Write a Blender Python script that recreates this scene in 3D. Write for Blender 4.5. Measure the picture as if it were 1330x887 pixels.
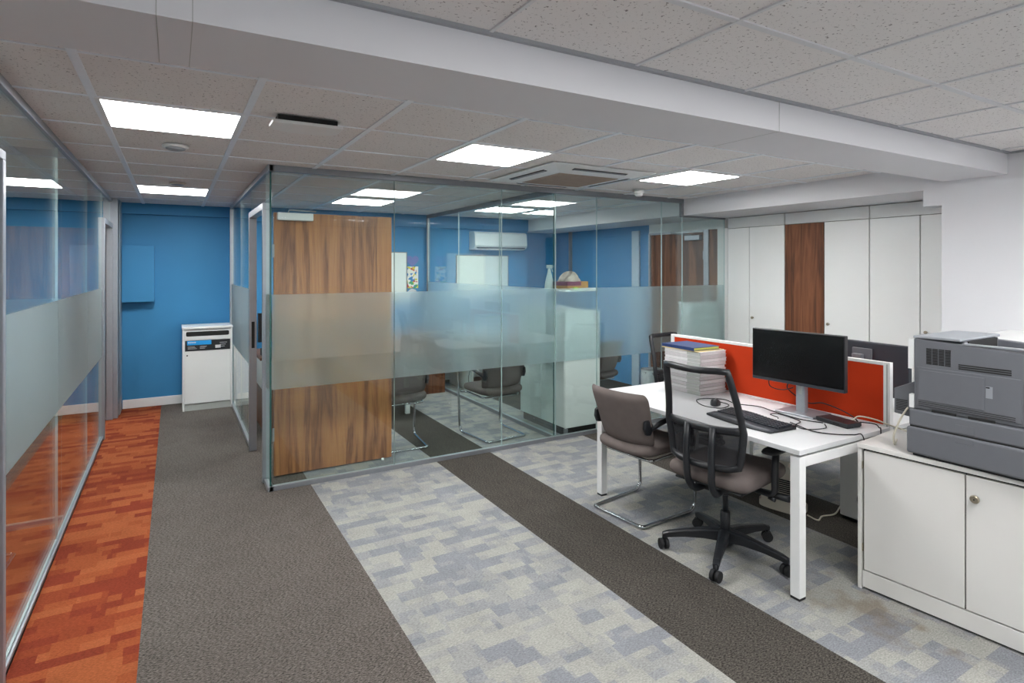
import bpy, bmesh, math, random
from mathutils import Vector, Matrix
random.seed(7)
PI = math.pi
scene = bpy.context.scene
COL = scene.collection
for ob in list(bpy.data.objects):
    bpy.data.objects.remove(ob)

# ------------------------------------------------------------------ materials
def lin(c):
    if isinstance(c, str):
        c = [int(c[i:i + 2], 16) for i in (0, 2, 4)]
    out = []
    for v in c:
        v = v / 255.0
        out.append(v / 12.92 if v <= 0.04045 else ((v + 0.055) / 1.055) ** 2.4)
    return (out[0], out[1], out[2], 1.0)

def newmat(name):
    m = bpy.data.materials.new(name)
    m.use_nodes = True
    nt = m.node_tree
    for n in list(nt.nodes):
        nt.nodes.remove(n)
    out = nt.nodes.new('ShaderNodeOutputMaterial')
    return m, nt, out

def N(nt, typ, **kw):
    n = nt.nodes.new(typ)
    for k, v in kw.items():
        if k in n.inputs.keys() if hasattr(n.inputs, 'keys') else False:
            n.inputs[k].default_value = v
        else:
            setattr(n, k, v)
    return n

def principled(nt, out, color=None, rough=0.5, metal=0.0, spec=0.5, coat=0.0):
    p = nt.nodes.new('ShaderNodeBsdfPrincipled')
    if color is not None:
        p.inputs['Base Color'].default_value = color
    p.inputs['Roughness'].default_value = rough
    p.inputs['Metallic'].default_value = metal
    p.inputs['Specular IOR Level'].default_value = spec
    p.inputs['Coat Weight'].default_value = coat
    nt.links.new(p.outputs[0], out.inputs[0])
    return p

def bump(nt, p, height_socket, strength=0.2, dist=0.002):
    b = nt.nodes.new('ShaderNodeBump')
    b.inputs['Strength'].default_value = strength
    b.inputs['Distance'].default_value = dist
    nt.links.new(height_socket, b.inputs['Height'])
    nt.links.new(b.outputs[0], p.inputs['Normal'])

def mat_plain(name, c, rough=0.5, metal=0.0, spec=0.5, var=0.03, nscale=18.0, bmp=0.0, coat=0.0, bscale=400.0):
    """solid paint / plastic / fabric with a slight procedural variation"""
    m, nt, out = newmat(name)
    p = principled(nt, out, None, rough, metal, spec, coat)
    tc = nt.nodes.new('ShaderNodeTexCoord')
    no = nt.nodes.new('ShaderNodeTexNoise')
    no.inputs['Scale'].default_value = nscale
    no.inputs['Detail'].default_value = 3
    nt.links.new(tc.outputs['Object'], no.inputs['Vector'])
    r = nt.nodes.new('ShaderNodeValToRGB')
    c = lin(c)
    r.color_ramp.elements[0].position = 0.3
    r.color_ramp.elements[1].position = 0.7
    r.color_ramp.elements[0].color = tuple(max(0, x * (1 - var)) for x in c[:3]) + (1,)
    r.color_ramp.elements[1].color = tuple(min(1, x * (1 + var)) for x in c[:3]) + (1,)
    nt.links.new(no.outputs[0], r.inputs[0])
    nt.links.new(r.outputs[0], p.inputs['Base Color'])
    if bmp:
        n2 = nt.nodes.new('ShaderNodeTexNoise')
        n2.inputs['Scale'].default_value = bscale
        n2.inputs['Detail'].default_value = 2
        nt.links.new(tc.outputs['Object'], n2.inputs['Vector'])
        bump(nt, p, n2.outputs[0], bmp, 0.002)
    return m

def mat_wood(name, ca, cb, cc, rough=0.4, axis='Z', coat=0.0, sc=1.0, off=(0, 0, 0)):
    m, nt, out = newmat(name)
    p = principled(nt, out, None, rough, 0, 0.4, coat)
    tc = nt.nodes.new('ShaderNodeTexCoord')
    mp = nt.nodes.new('ShaderNodeMapping')
    s = {'Z': (9 * sc, 9 * sc, 0.55 * sc), 'Y': (9 * sc, 0.55 * sc, 9 * sc), 'X': (0.55 * sc, 9 * sc, 9 * sc)}[axis]
    mp.inputs['Scale'].default_value = s
    mp.inputs['Location'].default_value = off
    nt.links.new(tc.outputs['Object'], mp.inputs['Vector'])
    n1 = nt.nodes.new('ShaderNodeTexNoise')
    n1.inputs['Scale'].default_value = 1.0
    n1.inputs['Detail'].default_value = 3
    n1.inputs['Distortion'].default_value = 1.6
    nt.links.new(mp.outputs[0], n1.inputs['Vector'])
    mul = nt.nodes.new('ShaderNodeMath'); mul.operation = 'MULTIPLY'; mul.inputs[1].default_value = 5.0
    fr = nt.nodes.new('ShaderNodeMath'); fr.operation = 'PINGPONG'; fr.inputs[1].default_value = 1.0
    nt.links.new(n1.outputs[0], mul.inputs[0]); nt.links.new(mul.outputs[0], fr.inputs[0])
    n2 = nt.nodes.new('ShaderNodeTexNoise')
    n2.inputs['Scale'].default_value = 14.0
    n2.inputs['Detail'].default_value = 4
    nt.links.new(mp.outputs[0], n2.inputs['Vector'])
    mx = nt.nodes.new('ShaderNodeMix'); mx.data_type = 'FLOAT'
    mx.inputs[0].default_value = 0.45
    nt.links.new(fr.outputs[0], mx.inputs[2]); nt.links.new(n2.outputs[0], mx.inputs[3])
    r = nt.nodes.new('ShaderNodeValToRGB')
    r.color_ramp.elements[0].position = 0.18; r.color_ramp.elements[0].color = lin(ca)
    r.color_ramp.elements[1].position = 0.85; r.color_ramp.elements[1].color = lin(cc)
    e = r.color_ramp.elements.new(0.5); e.color = lin(cb)
    nt.links.new(mx.outputs[0], r.inputs[0])
    nt.links.new(r.outputs[0], p.inputs['Base Color'])
    return m

def mat_emit(name, c, s):
    m, nt, out = newmat(name)
    e = nt.nodes.new('ShaderNodeEmission')
    e.inputs[0].default_value = lin(c); e.inputs[1].default_value = s
    nt.links.new(e.outputs[0], out.inputs[0])
    return m

def mat_glass(name, tint, ior=1.5, gl=1.0):
    m, nt, out = newmat(name)
    t = nt.nodes.new('ShaderNodeBsdfTransparent'); t.inputs[0].default_value = tint
    g = nt.nodes.new('ShaderNodeBsdfGlossy'); g.inputs['Roughness'].default_value = 0.0
    g.inputs[0].default_value = (gl, gl, gl, 1)
    f = nt.nodes.new('ShaderNodeFresnel'); f.inputs[0].default_value = ior
    ge = nt.nodes.new('ShaderNodeNewGeometry')
    # same fresnel on entering and leaving faces of the pane
    inv = nt.nodes.new('ShaderNodeMix'); inv.data_type = 'FLOAT'
    inv.inputs[2].default_value = ior; inv.inputs[3].default_value = 1.0 / ior
    nt.links.new(ge.outputs['Backfacing'], inv.inputs[0])
    nt.links.new(inv.outputs[0], f.inputs[0])
    mx = nt.nodes.new('ShaderNodeMixShader')
    nt.links.new(f.outputs[0], mx.inputs[0]); nt.links.new(t.outputs[0], mx.inputs[1]); nt.links.new(g.outputs[0], mx.inputs[2])
    nt.links.new(mx.outputs[0], out.inputs[0])
    return m

def mat_frost(name, tint, tcol, wt=0.45):
    m, nt, out = newmat(name)
    rf = nt.nodes.new('ShaderNodeBsdfRefraction')
    rf.inputs[0].default_value = tint
    rf.inputs['Roughness'].default_value = 0.30
    rf.inputs['IOR'].default_value = 1.22
    tl = nt.nodes.new('ShaderNodeBsdfTranslucent'); tl.inputs[0].default_value = tcol
    df = nt.nodes.new('ShaderNodeBsdfDiffuse'); df.inputs[0].default_value = tcol
    m0 = nt.nodes.new('ShaderNodeMixShader'); m0.inputs[0].default_value = 0.5
    nt.links.new(tl.outputs[0], m0.inputs[1]); nt.links.new(df.outputs[0], m0.inputs[2])
    m1 = nt.nodes.new('ShaderNodeMixShader'); m1.inputs[0].default_value = wt
    nt.links.new(rf.outputs[0], m1.inputs[1]); nt.links.new(m0.outputs[0], m1.inputs[2])
    nt.links.new(m1.outputs[0], out.inputs[0])
    return m

def mat_mesh(name, c, a=0.5):
    m, nt, out = newmat(name)
    t = nt.nodes.new('ShaderNodeBsdfTransparent')
    p = nt.nodes.new('ShaderNodeBsdfPrincipled')
    p.inputs['Base Color'].default_value = lin(c); p.inputs['Roughness'].default_value = 0.8
    mx = nt.nodes.new('ShaderNodeMixShader'); mx.inputs[0].default_value = a
    nt.links.new(t.outputs[0], mx.inputs[1]); nt.links.new(p.outputs[0], mx.inputs[2])
    nt.links.new(mx.outputs[0], out.inputs[0])
    return m

def mat_ceiling(name, c, pits):
    m, nt, out = newmat(name)
    p = principled(nt, out, None, 0.95, 0, 0.1)
    tc = nt.nodes.new('ShaderNodeTexCoord')
    mp = nt.nodes.new('ShaderNodeMapping'); mp.inputs['Scale'].default_value = (1, 1, 1)
    nt.links.new(tc.outputs['Object'], mp.inputs['Vector'])
    n = nt.nodes.new('ShaderNodeTexNoise'); n.inputs['Scale'].default_value = 85; n.inputs['Detail'].default_value = 3
    n.inputs['Roughness'].default_value = 0.65; n.inputs['Distortion'].default_value = 0.5
    nt.links.new(mp.outputs[0], n.inputs['Vector'])
    r = nt.nodes.new('ShaderNodeValToRGB')
    r.color_ramp.elements[0].position = 0.335; r.color_ramp.elements[0].color = lin(pits)
    r.color_ramp.elements[1].position = 0.385; r.color_ramp.elements[1].color = lin(c)
    nt.links.new(n.outputs[0], r.inputs[0])
    nt.links.new(r.outputs[0], p.inputs['Base Color'])
    return m

def mat_carpet(name):
    m, nt, out = newmat(name)
    p = principled(nt, out, None, 0.97, 0, 0.08)
    L = nt.links.new
    tc = nt.nodes.new('ShaderNodeTexCoord')
    sp = nt.nodes.new('ShaderNodeSeparateXYZ'); L(tc.outputs['Object'], sp.inputs[0])
    X, Y = sp.outputs[0], sp.outputs[1]
    def M(op, a, b=None, c=None):
        n = nt.nodes.new('ShaderNodeMath'); n.operation = op
        for i, v in enumerate((a, b, c)):
            if v is None: continue
            if isinstance(v, (int, float)): n.inputs[i].default_value = v
            else: L(v, n.inputs[i])
        return n.outputs[0]
    def comb(a, b, c=0.0):
        n = nt.nodes.new('ShaderNodeCombineXYZ')
        for i, v in enumerate((a, b, c)):
            if isinstance(v, (int, float)): n.inputs[i].default_value = v
            else: L(v, n.inputs[i])
        return n.outputs[0]
    def wn(v):
        n = nt.nodes.new('ShaderNodeTexWhiteNoise'); n.noise_dimensions = '3D'; L(v, n.inputs['Vector'])
        return n.outputs['Value']
    def mixc(f, a, b):
        n = nt.nodes.new('ShaderNodeMix'); n.data_type = 'RGBA'
        if isinstance(f, (int, float)): n.inputs[0].default_value = f
        else: L(f, n.inputs[0])
        for i, v in ((6, a), (7, b)):
            if isinstance(v, tuple): n.inputs[i].default_value = v
            else: L(v, n.inputs[i])
        return n.outputs[2]
    def cells(w, h, seed, rnd=1.0):
        row = M('FLOOR', M('DIVIDE', Y, h))
        sh = M('MULTIPLY', wn(comb(row, seed, 3.0)), rnd)
        colm = M('FLOOR', M('ADD', M('DIVIDE', X, w), sh))
        return wn(comb(colm, row, seed))
    def ramp(v, stops, const=True):
        r = nt.nodes.new('ShaderNodeValToRGB')
        if const: r.color_ramp.interpolation = 'CONSTANT'
        el = r.color_ramp.elements
        el[0].position = stops[0][0]; el[0].color = lin(stops[0][1])
        el[1].position = stops[1][0]; el[1].color = lin(stops[1][1])
        for s in stops[2:]:
            e = el.new(s[0]); e.color = lin(s[1])
        L(v, r.inputs[0]); return r.outputs[0]
    a = cells(0.125, 0.0833, 1.0); b = cells(0.167, 0.0833, 5.0); c = cells(0.0833, 0.0417, 9.0)
    blend = M('ADD', M('ADD', M('MULTIPLY', a, 0.45), M('MULTIPLY', b, 0.35)), M('MULTIPLY', c, 0.2))
    light = ramp(blend, [(0.0, '898B90'), (0.36, '929395'), (0.47, '9A9A98'), (0.58, 'A3A29C')])
    a2 = cells(0.25, 0.0625, 21.0); b2 = cells(0.40, 0.0625, 25.0); c2 = cells(0.1, 0.0625, 27.0)
    bl2 = M('ADD', M('ADD', M('MULTIPLY', a2, 0.5), M('MULTIPLY', b2, 0.35)), M('MULTIPLY', c2, 0.15))
    orange = ramp(bl2, [(0.0, '833A28'), (0.36, '8E442B'), (0.48, '9A5131'), (0.60, 'A25A37')])
    inr = lambda lo, hi: M('MULTIPLY', M('GREATER_THAN', X, lo), M('LESS_THAN', X, hi))
    gray = mixc(inr(-0.2, 1.0), lin('4E4A45'), lin('635D58'))
    mo = inr(-1.125, -0.125)
    ml = M('MAXIMUM', M('MAXIMUM', inr(0.875, 1.875), inr(2.375, 3.375)), inr(3.875, 4.875))
    col = mixc(mo, mixc(ml, gray, light), orange)
    # fibre loops
    mp = nt.nodes.new('ShaderNodeMapping'); mp.inputs['Scale'].default_value = (0.42, 1, 1)
    mp.inputs['Rotation'].default_value = (0, 0, 0.45)
    L(tc.outputs['Object'], mp.inputs[0])
    n1 = nt.nodes.new('ShaderNodeTexNoise'); n1.inputs['Scale'].default_value = 190; n1.inputs['Detail'].default_value = 3
    n1.inputs['Roughness'].default_value = 0.7
    L(mp.outputs[0], n1.inputs['Vector'])
    n2 = nt.nodes.new('ShaderNodeTexNoise'); n2.inputs['Scale'].default_value = 7; n2.inputs['Detail'].default_value = 4
    L(tc.outputs['Object'], n2.inputs['Vector'])
    amp = mixc(M('MAXIMUM', mo, ml), (1.0, 1.0, 1.0, 1), (0.30, 0.30, 0.30, 1))
    f1 = M('MULTIPLY', M('SUBTRACT', n1.outputs[0], 0.5), 5.2)
    sepa = nt.nodes.new('ShaderNodeSeparateColor'); L(amp, sepa.inputs[0])
    f1 = M('MULTIPLY', f1, sepa.outputs[0])
    f2 = M('MULTIPLY', M('SUBTRACT', n2.outputs[0], 0.5), 0.35)
    k = M('MAXIMUM', M('ADD', M('ADD', f1, f2), 1.0), 0.25)
    vm = nt.nodes.new('ShaderNodeVectorMath'); vm.operation = 'MULTIPLY'
    L(col, vm.inputs[0]); k = M('MULTIPLY', k, 0.86)
    L(comb(k, k, k), vm.inputs[1])
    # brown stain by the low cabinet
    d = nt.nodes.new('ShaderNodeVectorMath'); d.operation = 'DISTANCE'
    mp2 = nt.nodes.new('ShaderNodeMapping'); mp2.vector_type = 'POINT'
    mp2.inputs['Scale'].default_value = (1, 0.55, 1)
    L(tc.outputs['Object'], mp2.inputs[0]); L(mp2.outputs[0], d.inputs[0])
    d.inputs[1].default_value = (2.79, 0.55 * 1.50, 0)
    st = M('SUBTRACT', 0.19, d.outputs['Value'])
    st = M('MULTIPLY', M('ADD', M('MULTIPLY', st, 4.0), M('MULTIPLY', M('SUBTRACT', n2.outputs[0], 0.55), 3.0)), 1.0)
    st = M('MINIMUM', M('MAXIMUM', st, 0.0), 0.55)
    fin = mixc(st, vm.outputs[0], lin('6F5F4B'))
    L(fin, p.inputs['Base Color'])
    bump(nt, p, n1.outputs[0], 0.35, 0.003)
    return m

M_ = {}
M_['carpet'] = mat_carpet('patterned_carpet_tiles')
M_['tile'] = mat_ceiling('mineral_ceiling_tile', 'E8E5E3', '8E8886')
M_['white_wall'] = mat_plain('white_emulsion', 'DCDCDF', 0.7, var=0.01, nscale=3, bmp=0.05)
M_['blue_wall'] = mat_plain('blue_emulsion', '3B85B6', 0.6, spec=0.35, var=0.03, nscale=2.5, bmp=0.08)
M_['track'] = mat_plain('ceiling_track', 'E9EEF3', 0.3, var=0.02)
M_['track_near'] = mat_plain('ceiling_track_grey', 'D9DADC', 0.5, var=0.02)
M_['track_edge'] = mat_plain('ceiling_edge_trim', '9FA2A5', 0.5, var=0.02)
M_['alu'] = mat_plain('satin_aluminium', '9FA3A9', 0.38, metal=0.55, var=0.03)
M_['alu_dark'] = mat_plain('grey_aluminium', '878A8F', 0.4, metal=0.5, var=0.03)
M_['glass'] = mat_glass('clear_glass', (0.925, 0.97, 0.96, 1), 1.5)
M_['glass_edge'] = mat_plain('green_glass_edge', '1F4A46', 0.2, var=0.1)
M_['glass_joint'] = mat_plain('pale_glass_joint', 'B9CCCB', 0.2, var=0.05)
M_['frost'] = mat_frost('frosted_film', (0.95, 0.99, 1.0, 1), (0.86, 0.93, 0.94, 1), 0.16)
M_['white_mel'] = mat_plain('white_melamine', 'E6E6E4', 0.35, spec=0.4, var=0.012, nscale=4)
M_['cup_white'] = mat_plain('white_cupboard_front', 'F3F3F1', 0.4, spec=0.35, var=0.006, nscale=4)
M_['pale_blue'] = mat_plain('pale_blue_grey_paint', 'A9BECB', 0.5)  # colour of the reflection strip in the far office
M_['desk_white'] = mat_plain('white_desk_laminate', 'D3D4D5', 0.4, spec=0.35, var=0.01, nscale=4)
M_['cab_white'] = mat_plain('warm_white_laminate', 'D8D6D2', 0.4, spec=0.35, var=0.012, nscale=4)
M_['cup_gap'] = mat_plain('taupe_edge_band', '7F7A70', 0.6)
M_['grey_plinth'] = mat_plain('grey_plinth', 'A9ACA8', 0.5)
M_['white_metal'] = mat_plain('white_powder_coat', 'E9E9E8', 0.4, var=0.01)
M_['white_pl'] = mat_plain('white_plastic', 'E2E3E2', 0.35, var=0.01)
M_['beige_pl'] = mat_plain('beige_plastic', 'CFC6B8', 0.45, var=0.02)
M_['black_pl'] = mat_plain('black_plastic', '1D1F23', 0.38, var=0.1, nscale=40)
M_['black_soft'] = mat_plain('black_rubber', '17181A', 0.7, var=0.1)
M_['dark_gap'] = mat_plain('dark_shadow_gap', '1A1A1A', 0.8)
M_['screen'] = mat_plain('black_display_glass', '0A0B0D', 0.22, spec=0.5, var=0.02)
M_['navy_pl'] = mat_plain('dark_slate_plastic', '2C3038', 0.5, var=0.04)
M_['prn'] = mat_plain('dark_grey_printer_plastic', '63656A', 0.5, var=0.02, bmp=0.06)
M_['prn_light'] = mat_plain('mid_grey_printer_plastic', '8E9297', 0.5, var=0.02)
M_['grey_fab'] = mat_plain('grey_brown_upholstery', '6E6562', 0.9, spec=0.15, var=0.05, bmp=0.3, bscale=900)
M_['pale_fab'] = mat_plain('light_grey_upholstery', '7C7876', 0.9, spec=0.15, var=0.05, bmp=0.3, bscale=900)
M_['orange_fab'] = mat_plain('orange_red_screen_fabric', 'C43D1E', 0.9, spec=0.1, var=0.04, nscale=6, bmp=0.2, bscale=900)
M_['chrome'] = mat_plain('chrome', 'C9CBCE', 0.12, metal=1.0, var=0.02)
M_['brass'] = mat_plain('satin_nickel', 'A89F8C', 0.3, metal=0.9, var=0.03)
M_['mesh'] = mat_mesh('black_mesh_fabric', '2A2A2C', 0.50)
M_['mesh_d'] = mat_mesh('dense_black_mesh', '202024', 0.84)
M_['walnut'] = mat_wood('walnut_veneer', '6F4226', 'A1683E', 'B57B49', 0.38)
M_['walnut_red'] = mat_wood('dark_walnut_laminate', '4E2E22', '73472F', '8C5A3D', 0.4)
M_['walnut_top'] = mat_wood('walnut_desk', '5A3620', '7E5030', '95643E', 0.4, axis='X')
M_['light'] = mat_emit('lit_diffuser', 'FFFFFF', 35.0)
M_['paper'] = mat_plain('white_paper', 'D9D7D8', 0.8, var=0.04, nscale=60)
M_['paper_g'] = mat_plain('grey_paper', 'C6C2C4', 0.8, var=0.05, nscale=60)
M_['manila'] = mat_plain('manila_card', 'D9C48A', 0.8, var=0.03)
M_['yellow_page'] = mat_plain('yellow_green_pages', 'C6CE6A', 0.8, var=0.05, nscale=90)
M_['book_blue'] = mat_plain('blue_book_cloth', '1B3362', 0.5, var=0.05)
M_['board'] = mat_plain('whiteboard_enamel', 'E3E8E4', 0.15, var=0.01)
M_['grille'] = mat_plain('brown_grey_grille', 'A3968A', 0.7, var=0.05)
M_['label_blue'] = mat_plain('blue_label', '1F9BE0', 0.5)
M_['purple'] = mat_plain('plum_card', '6E3350', 0.7)
M_['cardboard'] = mat_plain('cardboard', 'A67C43', 0.8, var=0.06)
M_['bag'] = mat_plain('crumpled_grey_bag', 'B8ACA2', 0.6, var=0.15, nscale=30, bmp=0.6, bscale=40)
M_['bagw'] = mat_plain('white_bin_liner', 'CDD3D6', 0.4, var=0.1, nscale=25, bmp=0.6, bscale=30)
M_['green'] = mat_plain('lime_plastic', 'A5CC3A', 0.5)
M_['cable_w'] = mat_plain('cream_cable', 'CFC8B6', 0.5)
M_['lilac'] = mat_plain('lilac_card', '6F78B4', 0.8)

def mat_poster():
    m, nt, out = newmat('colourful_poster')
    p = principled(nt, out, None, 0.6)
    tc = nt.nodes.new('ShaderNodeTexCoord')
    v = nt.nodes.new('ShaderNodeTexVoronoi'); v.inputs['Scale'].default_value = 32
    nt.links.new(tc.outputs['Object'], v.inputs['Vector'])
    sep = nt.nodes.new('ShaderNodeSeparateColor'); nt.links.new(v.outputs['Color'], sep.inputs[0])
    r = nt.nodes.new('ShaderNodeValToRGB'); r.color_ramp.interpolation = 'CONSTANT'
    st = [(0, 'E9E6DC'), (0.5, 'D9C83A'), (0.65, '2E7FC0'), (0.8, 'C2413A'), (0.9, '3E9F62')]
    el = r.color_ramp.elements
    el[0].position = 0; el[0].color = lin(st[0][1]); el[1].position = .5; el[1].color = lin(st[1][1])
    for a, b in st[2:]:
        e = el.new(a); e.color = lin(b)
    nt.links.new(sep.outputs[0], r.inputs[0]); nt.links.new(r.outputs[0], p.inputs['Base Color'])
    return m
M_['poster'] = mat_poster()

# ------------------------------------------------------------------ mesh helpers
class MB:
    def __init__(s):
        s.bm = bmesh.new(); s.slot = 0
    def _box(s, mat4, dims, slot=None, face_slot=None):
        v = []
        for x in (-.5, .5):
            for y in (-.5, .5):
                for z in (-.5, .5):
                    v.append(s.bm.verts.new(mat4 @ Vector((x * dims[0], y * dims[1], z * dims[2]))))
        idx = [((0, 1, 3, 2), 'x-'), ((4, 6, 7, 5), 'x+'), ((0, 4, 5, 1), 'y-'), ((2, 3, 7, 6), 'y+'), ((0, 2, 6, 4), 'z-'), ((1, 5, 7, 3), 'z+')]
        for f, tag in idx:
            fc = s.bm.faces.new([v[i] for i in f])
            fc.material_index = (face_slot or {}).get(tag, slot if slot is not None else s.slot)
        return s
    def box(s, x0, x1, y0, y1, z0, z1, slot=None, face_slot=None):
        m = Matrix.Translation(((x0 + x1) / 2, (y0 + y1) / 2, (z0 + z1) / 2))
        return s._box(m, (abs(x1 - x0), abs(y1 - y0), abs(z1 - z0)), slot, face_slot)
    def rbox(s, c, dims, rot=(0, 0, 0), slot=None):
        from mathutils import Euler
        m = Matrix.Translation(c) @ Euler(rot).to_matrix().to_4x4()
        return s._box(m, dims, slot)
    def tube(s, pts, r, seg=8, closed=False, slot=None, cap=True, radii=None, fillet=0.0, fseg=5, flat=None):
        pts = [Vector(p) for p in pts]
        if fillet > 0:
            pts = fillet_path(pts, fillet, fseg)
        n = len(pts)
        tang = []
        for i in range(n):
            if closed:
                t = pts[(i + 1) % n] - pts[i - 1]
            else:
                t = pts[min(i + 1, n - 1)] - pts[max(i - 1, 0)]
            tang.append(t.normalized() if t.length > 1e-9 else Vector((0, 0, 1)))
        up = Vector((0, 0, 1))
        if abs(tang[0].dot(up)) > 0.9: up = Vector((1, 0, 0))
        nrm = (up - tang[0] * up.dot(tang[0])).normalized()
        rings = []
        for i in range(n):
            if i:
                ax = tang[i - 1].cross(tang[i])
                if ax.length > 1e-7:
                    ang = tang[i - 1].angle(tang[i])
                    nrm = Matrix.Rotation(ang, 3, ax.normalized()) @ nrm
                nrm = (nrm - tang[i] * nrm.dot(tang[i])).normalized()
            b = tang[i].cross(nrm)
            rr = radii[i] if radii else r
            ring = []
            for k in range(seg):
                a = 2 * PI * k / seg
                fx, fy = (flat if flat else (1, 1))
                ring.append(s.bm.verts.new(pts[i] + nrm * math.cos(a) * rr * fx + b * math.sin(a) * rr * fy))
            rings.append(ring)
        sl = slot if slot is not None else s.slot
        for i in range(n if closed else n - 1):
            a, b = rings[i], rings[(i + 1) % n]
            for k in range(seg):
                f = s.bm.faces.new((a[k], a[(k + 1) % seg], b[(k + 1) % seg], b[k]))
                f.smooth = True; f.material_index = sl
        if cap and not closed:
            for ring in (rings[0][::-1], rings[-1]):
                f = s.bm.faces.new(ring); f.material_index = sl
        return s
    def cyl(s, p0, p1, r, seg=20, slot=None, r2=None):
        return s.tube([p0, p1], r, seg, slot=slot, radii=[r, r2 if r2 is not None else r])
    def lathe(s, prof, c=(0, 0, 0), seg=24, slot=None, axis='Z'):
        rings = []
        for (r, z) in prof:
            ring = []
            for k in range(seg):
                a = 2 * PI * k / seg
                q = Vector((r * math.cos(a), r * math.sin(a), z))
                if axis == 'Y': q = Vector((q.x, q.z, q.y))
                if axis == 'X': q = Vector((q.z, q.x, q.y))
                ring.append(s.bm.verts.new(q + Vector(c)))
            rings.append(ring)
        sl = slot if slot is not None else s.slot
        for a, b in zip(rings, rings[1:]):
            for k in range(seg):
                f = s.bm.faces.new((a[k], a[(k + 1) % seg], b[(k + 1) % seg], b[k])); f.smooth = True; f.material_index = sl
        for ring in (rings[0][::-1], rings[-1]):
            f = s.bm.faces.new(ring); f.material_index = sl
        return s
    def prism(s, poly, axis, a, b, slot=None):
        """poly 2-D points extruded along axis from a to b"""
        def P(u, v, w):
            return {'X': (w, u, v), 'Y': (u, w, v), 'Z': (u, v, w)}[axis]
        A = [s.bm.verts.new(P(u, v, a)) for u, v in poly]
        B = [s.bm.verts.new(P(u, v, b)) for u, v in poly]
        sl = slot if slot is not None else s.slot
        fs = [s.bm.faces.new(A), s.bm.faces.new(B[::-1])]
        n = len(poly)
        for i in range(n):
            fs.append(s.bm.faces.new((A[i], B[i], B[(i + 1) % n], A[(i + 1) % n])))
        for f in fs: f.material_index = sl
        return s
    def grid(s, fn, nu, nv, thick=0.0, slot=None, closed=False):
        """surface fn(u,v)->(pos, normal) with thickness"""
        sl = slot if slot is not None else s.slot
        A = [[s.bm.verts.new(fn(i / nu, j / nv, 0)) for j in range(nv + 1)] for i in range(nu + 1)]
        if thick:
            B = [[s.bm.verts.new(fn(i / nu, j / nv, thick)) for j in range(nv + 1)] for i in range(nu + 1)]
        def q(a, b, c, d):
            f = s.bm.faces.new((a, b, c, d)); f.smooth = True; f.material_index = sl
        for i in range(nu):
            for j in range(nv):
                q(A[i][j], A[i + 1][j], A[i + 1][j + 1], A[i][j + 1])
                if thick: q(B[i][j], B[i][j + 1], B[i + 1][j + 1], B[i + 1][j])
        if thick:
            for i in range(nu):
                q(A[i][0], B[i][0], B[i + 1][0], A[i + 1][0]); q(A[i][nv], A[i + 1][nv], B[i + 1][nv], B[i][nv])
            for j in range(nv):
                q(A[0][j], A[0][j + 1], B[0][j + 1], B[0][j]); q(A[nu][j], B[nu][j], B[nu][j + 1], A[nu][j + 1])
        return s
    def build(s, name, mats, parent=None, bevel=0.0, bseg=2, subsurf=0, kind=None, loc=None):
        bmesh.ops.recalc_face_normals(s.bm, faces=s.bm.faces)
        me = bpy.data.meshes.new(name)
        s.bm.to_mesh(me); s.bm.free()
        o = bpy.data.objects.new(name, me)
        if not isinstance(mats, (list, tuple)): mats = [mats]
        for m in mats: me.materials.append(M_[m] if isinstance(m, str) else m)
        COL.objects.link(o)
        if parent is not None: o.parent = parent
        if bevel:
            b = o.modifiers.new('bevel', 'BEVEL'); b.width = bevel; b.segments = bseg; b.limit_method = 'ANGLE'; b.angle_limit = math.radians(40)
        if subsurf:
            b = o.modifiers.new('subsurf', 'SUBSURF'); b.levels = subsurf; b.render_levels = subsurf
        if kind: o['kind'] = kind
        return o

def fillet_path(pts, r, seg):
    out = [pts[0]]
    for i in range(1, len(pts) - 1):
        a, b, c = pts[i - 1], pts[i], pts[i + 1]
        u = (a - b); v = (c - b)
        rr = min(r, u.length * 0.48, v.length * 0.48)
        p0 = b + u.normalized() * rr; p1 = b + v.normalized() * rr
        for k in range(seg + 1):
            t = k / seg
            out.append(p0 * (1 - t) ** 2 + b * 2 * t * (1 - t) + p1 * t * t)
    out.append(pts[-1])
    return out

def smooth_path(pts, n=8):
    pts = [Vector(p) for p in pts]
    P = [pts[0] * 2 - pts[1]] + pts + [pts[-1] * 2 - pts[-2]]
    out = []
    for i in range(1, len(P) - 2):
        a, b, c, d = P[i - 1], P[i], P[i + 1], P[i + 2]
        for k in range(n):
            t = k / n
            out.append(0.5 * ((2 * b) + (c - a) * t + (2 * a - 5 * b + 4 * c - d) * t * t + (3 * b - a - 3 * c + d) * t ** 3))
    out.append(pts[-1])
    return out

def empty(name, loc=(0, 0, 0), rz=0.0):
    o = bpy.data.objects.new(name, None); COL.objects.link(o)
    o.location = loc; o.rotation_euler = (0, 0, rz); o.empty_display_size = 0.1
    return o

def tag(o, label, cat, group=None):
    o['label'] = label; o['category'] = cat
    if group: o['group'] = group
    return o

def thing(name, label, cat, loc=(0, 0, 0), rz=0.0, group=None):
    return tag(empty(name, loc, rz), label, cat, group)

def copy_tree(o, parent=None):
    c = o.copy(); COL.objects.link(c)
    c.parent = parent
    for ch in [x for x in o.children]:
        copy_tree(ch, c)
    return c

def struct(name, mb, mats, **kw):
    return mb.build(name, mats, kind='structure', **kw)

CEIL = 2.34
# ================================================================== SETTING
b = MB().box(-3.7, 6.0, -1.95, 8.1, -0.1, 0.0)
struct('floor', b, 'carpet')

b = MB().box(-3.7, 5.9, -1.95, 8.2, CEIL, CEIL + 0.08)
struct('ceiling', b, 'tile')

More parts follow.
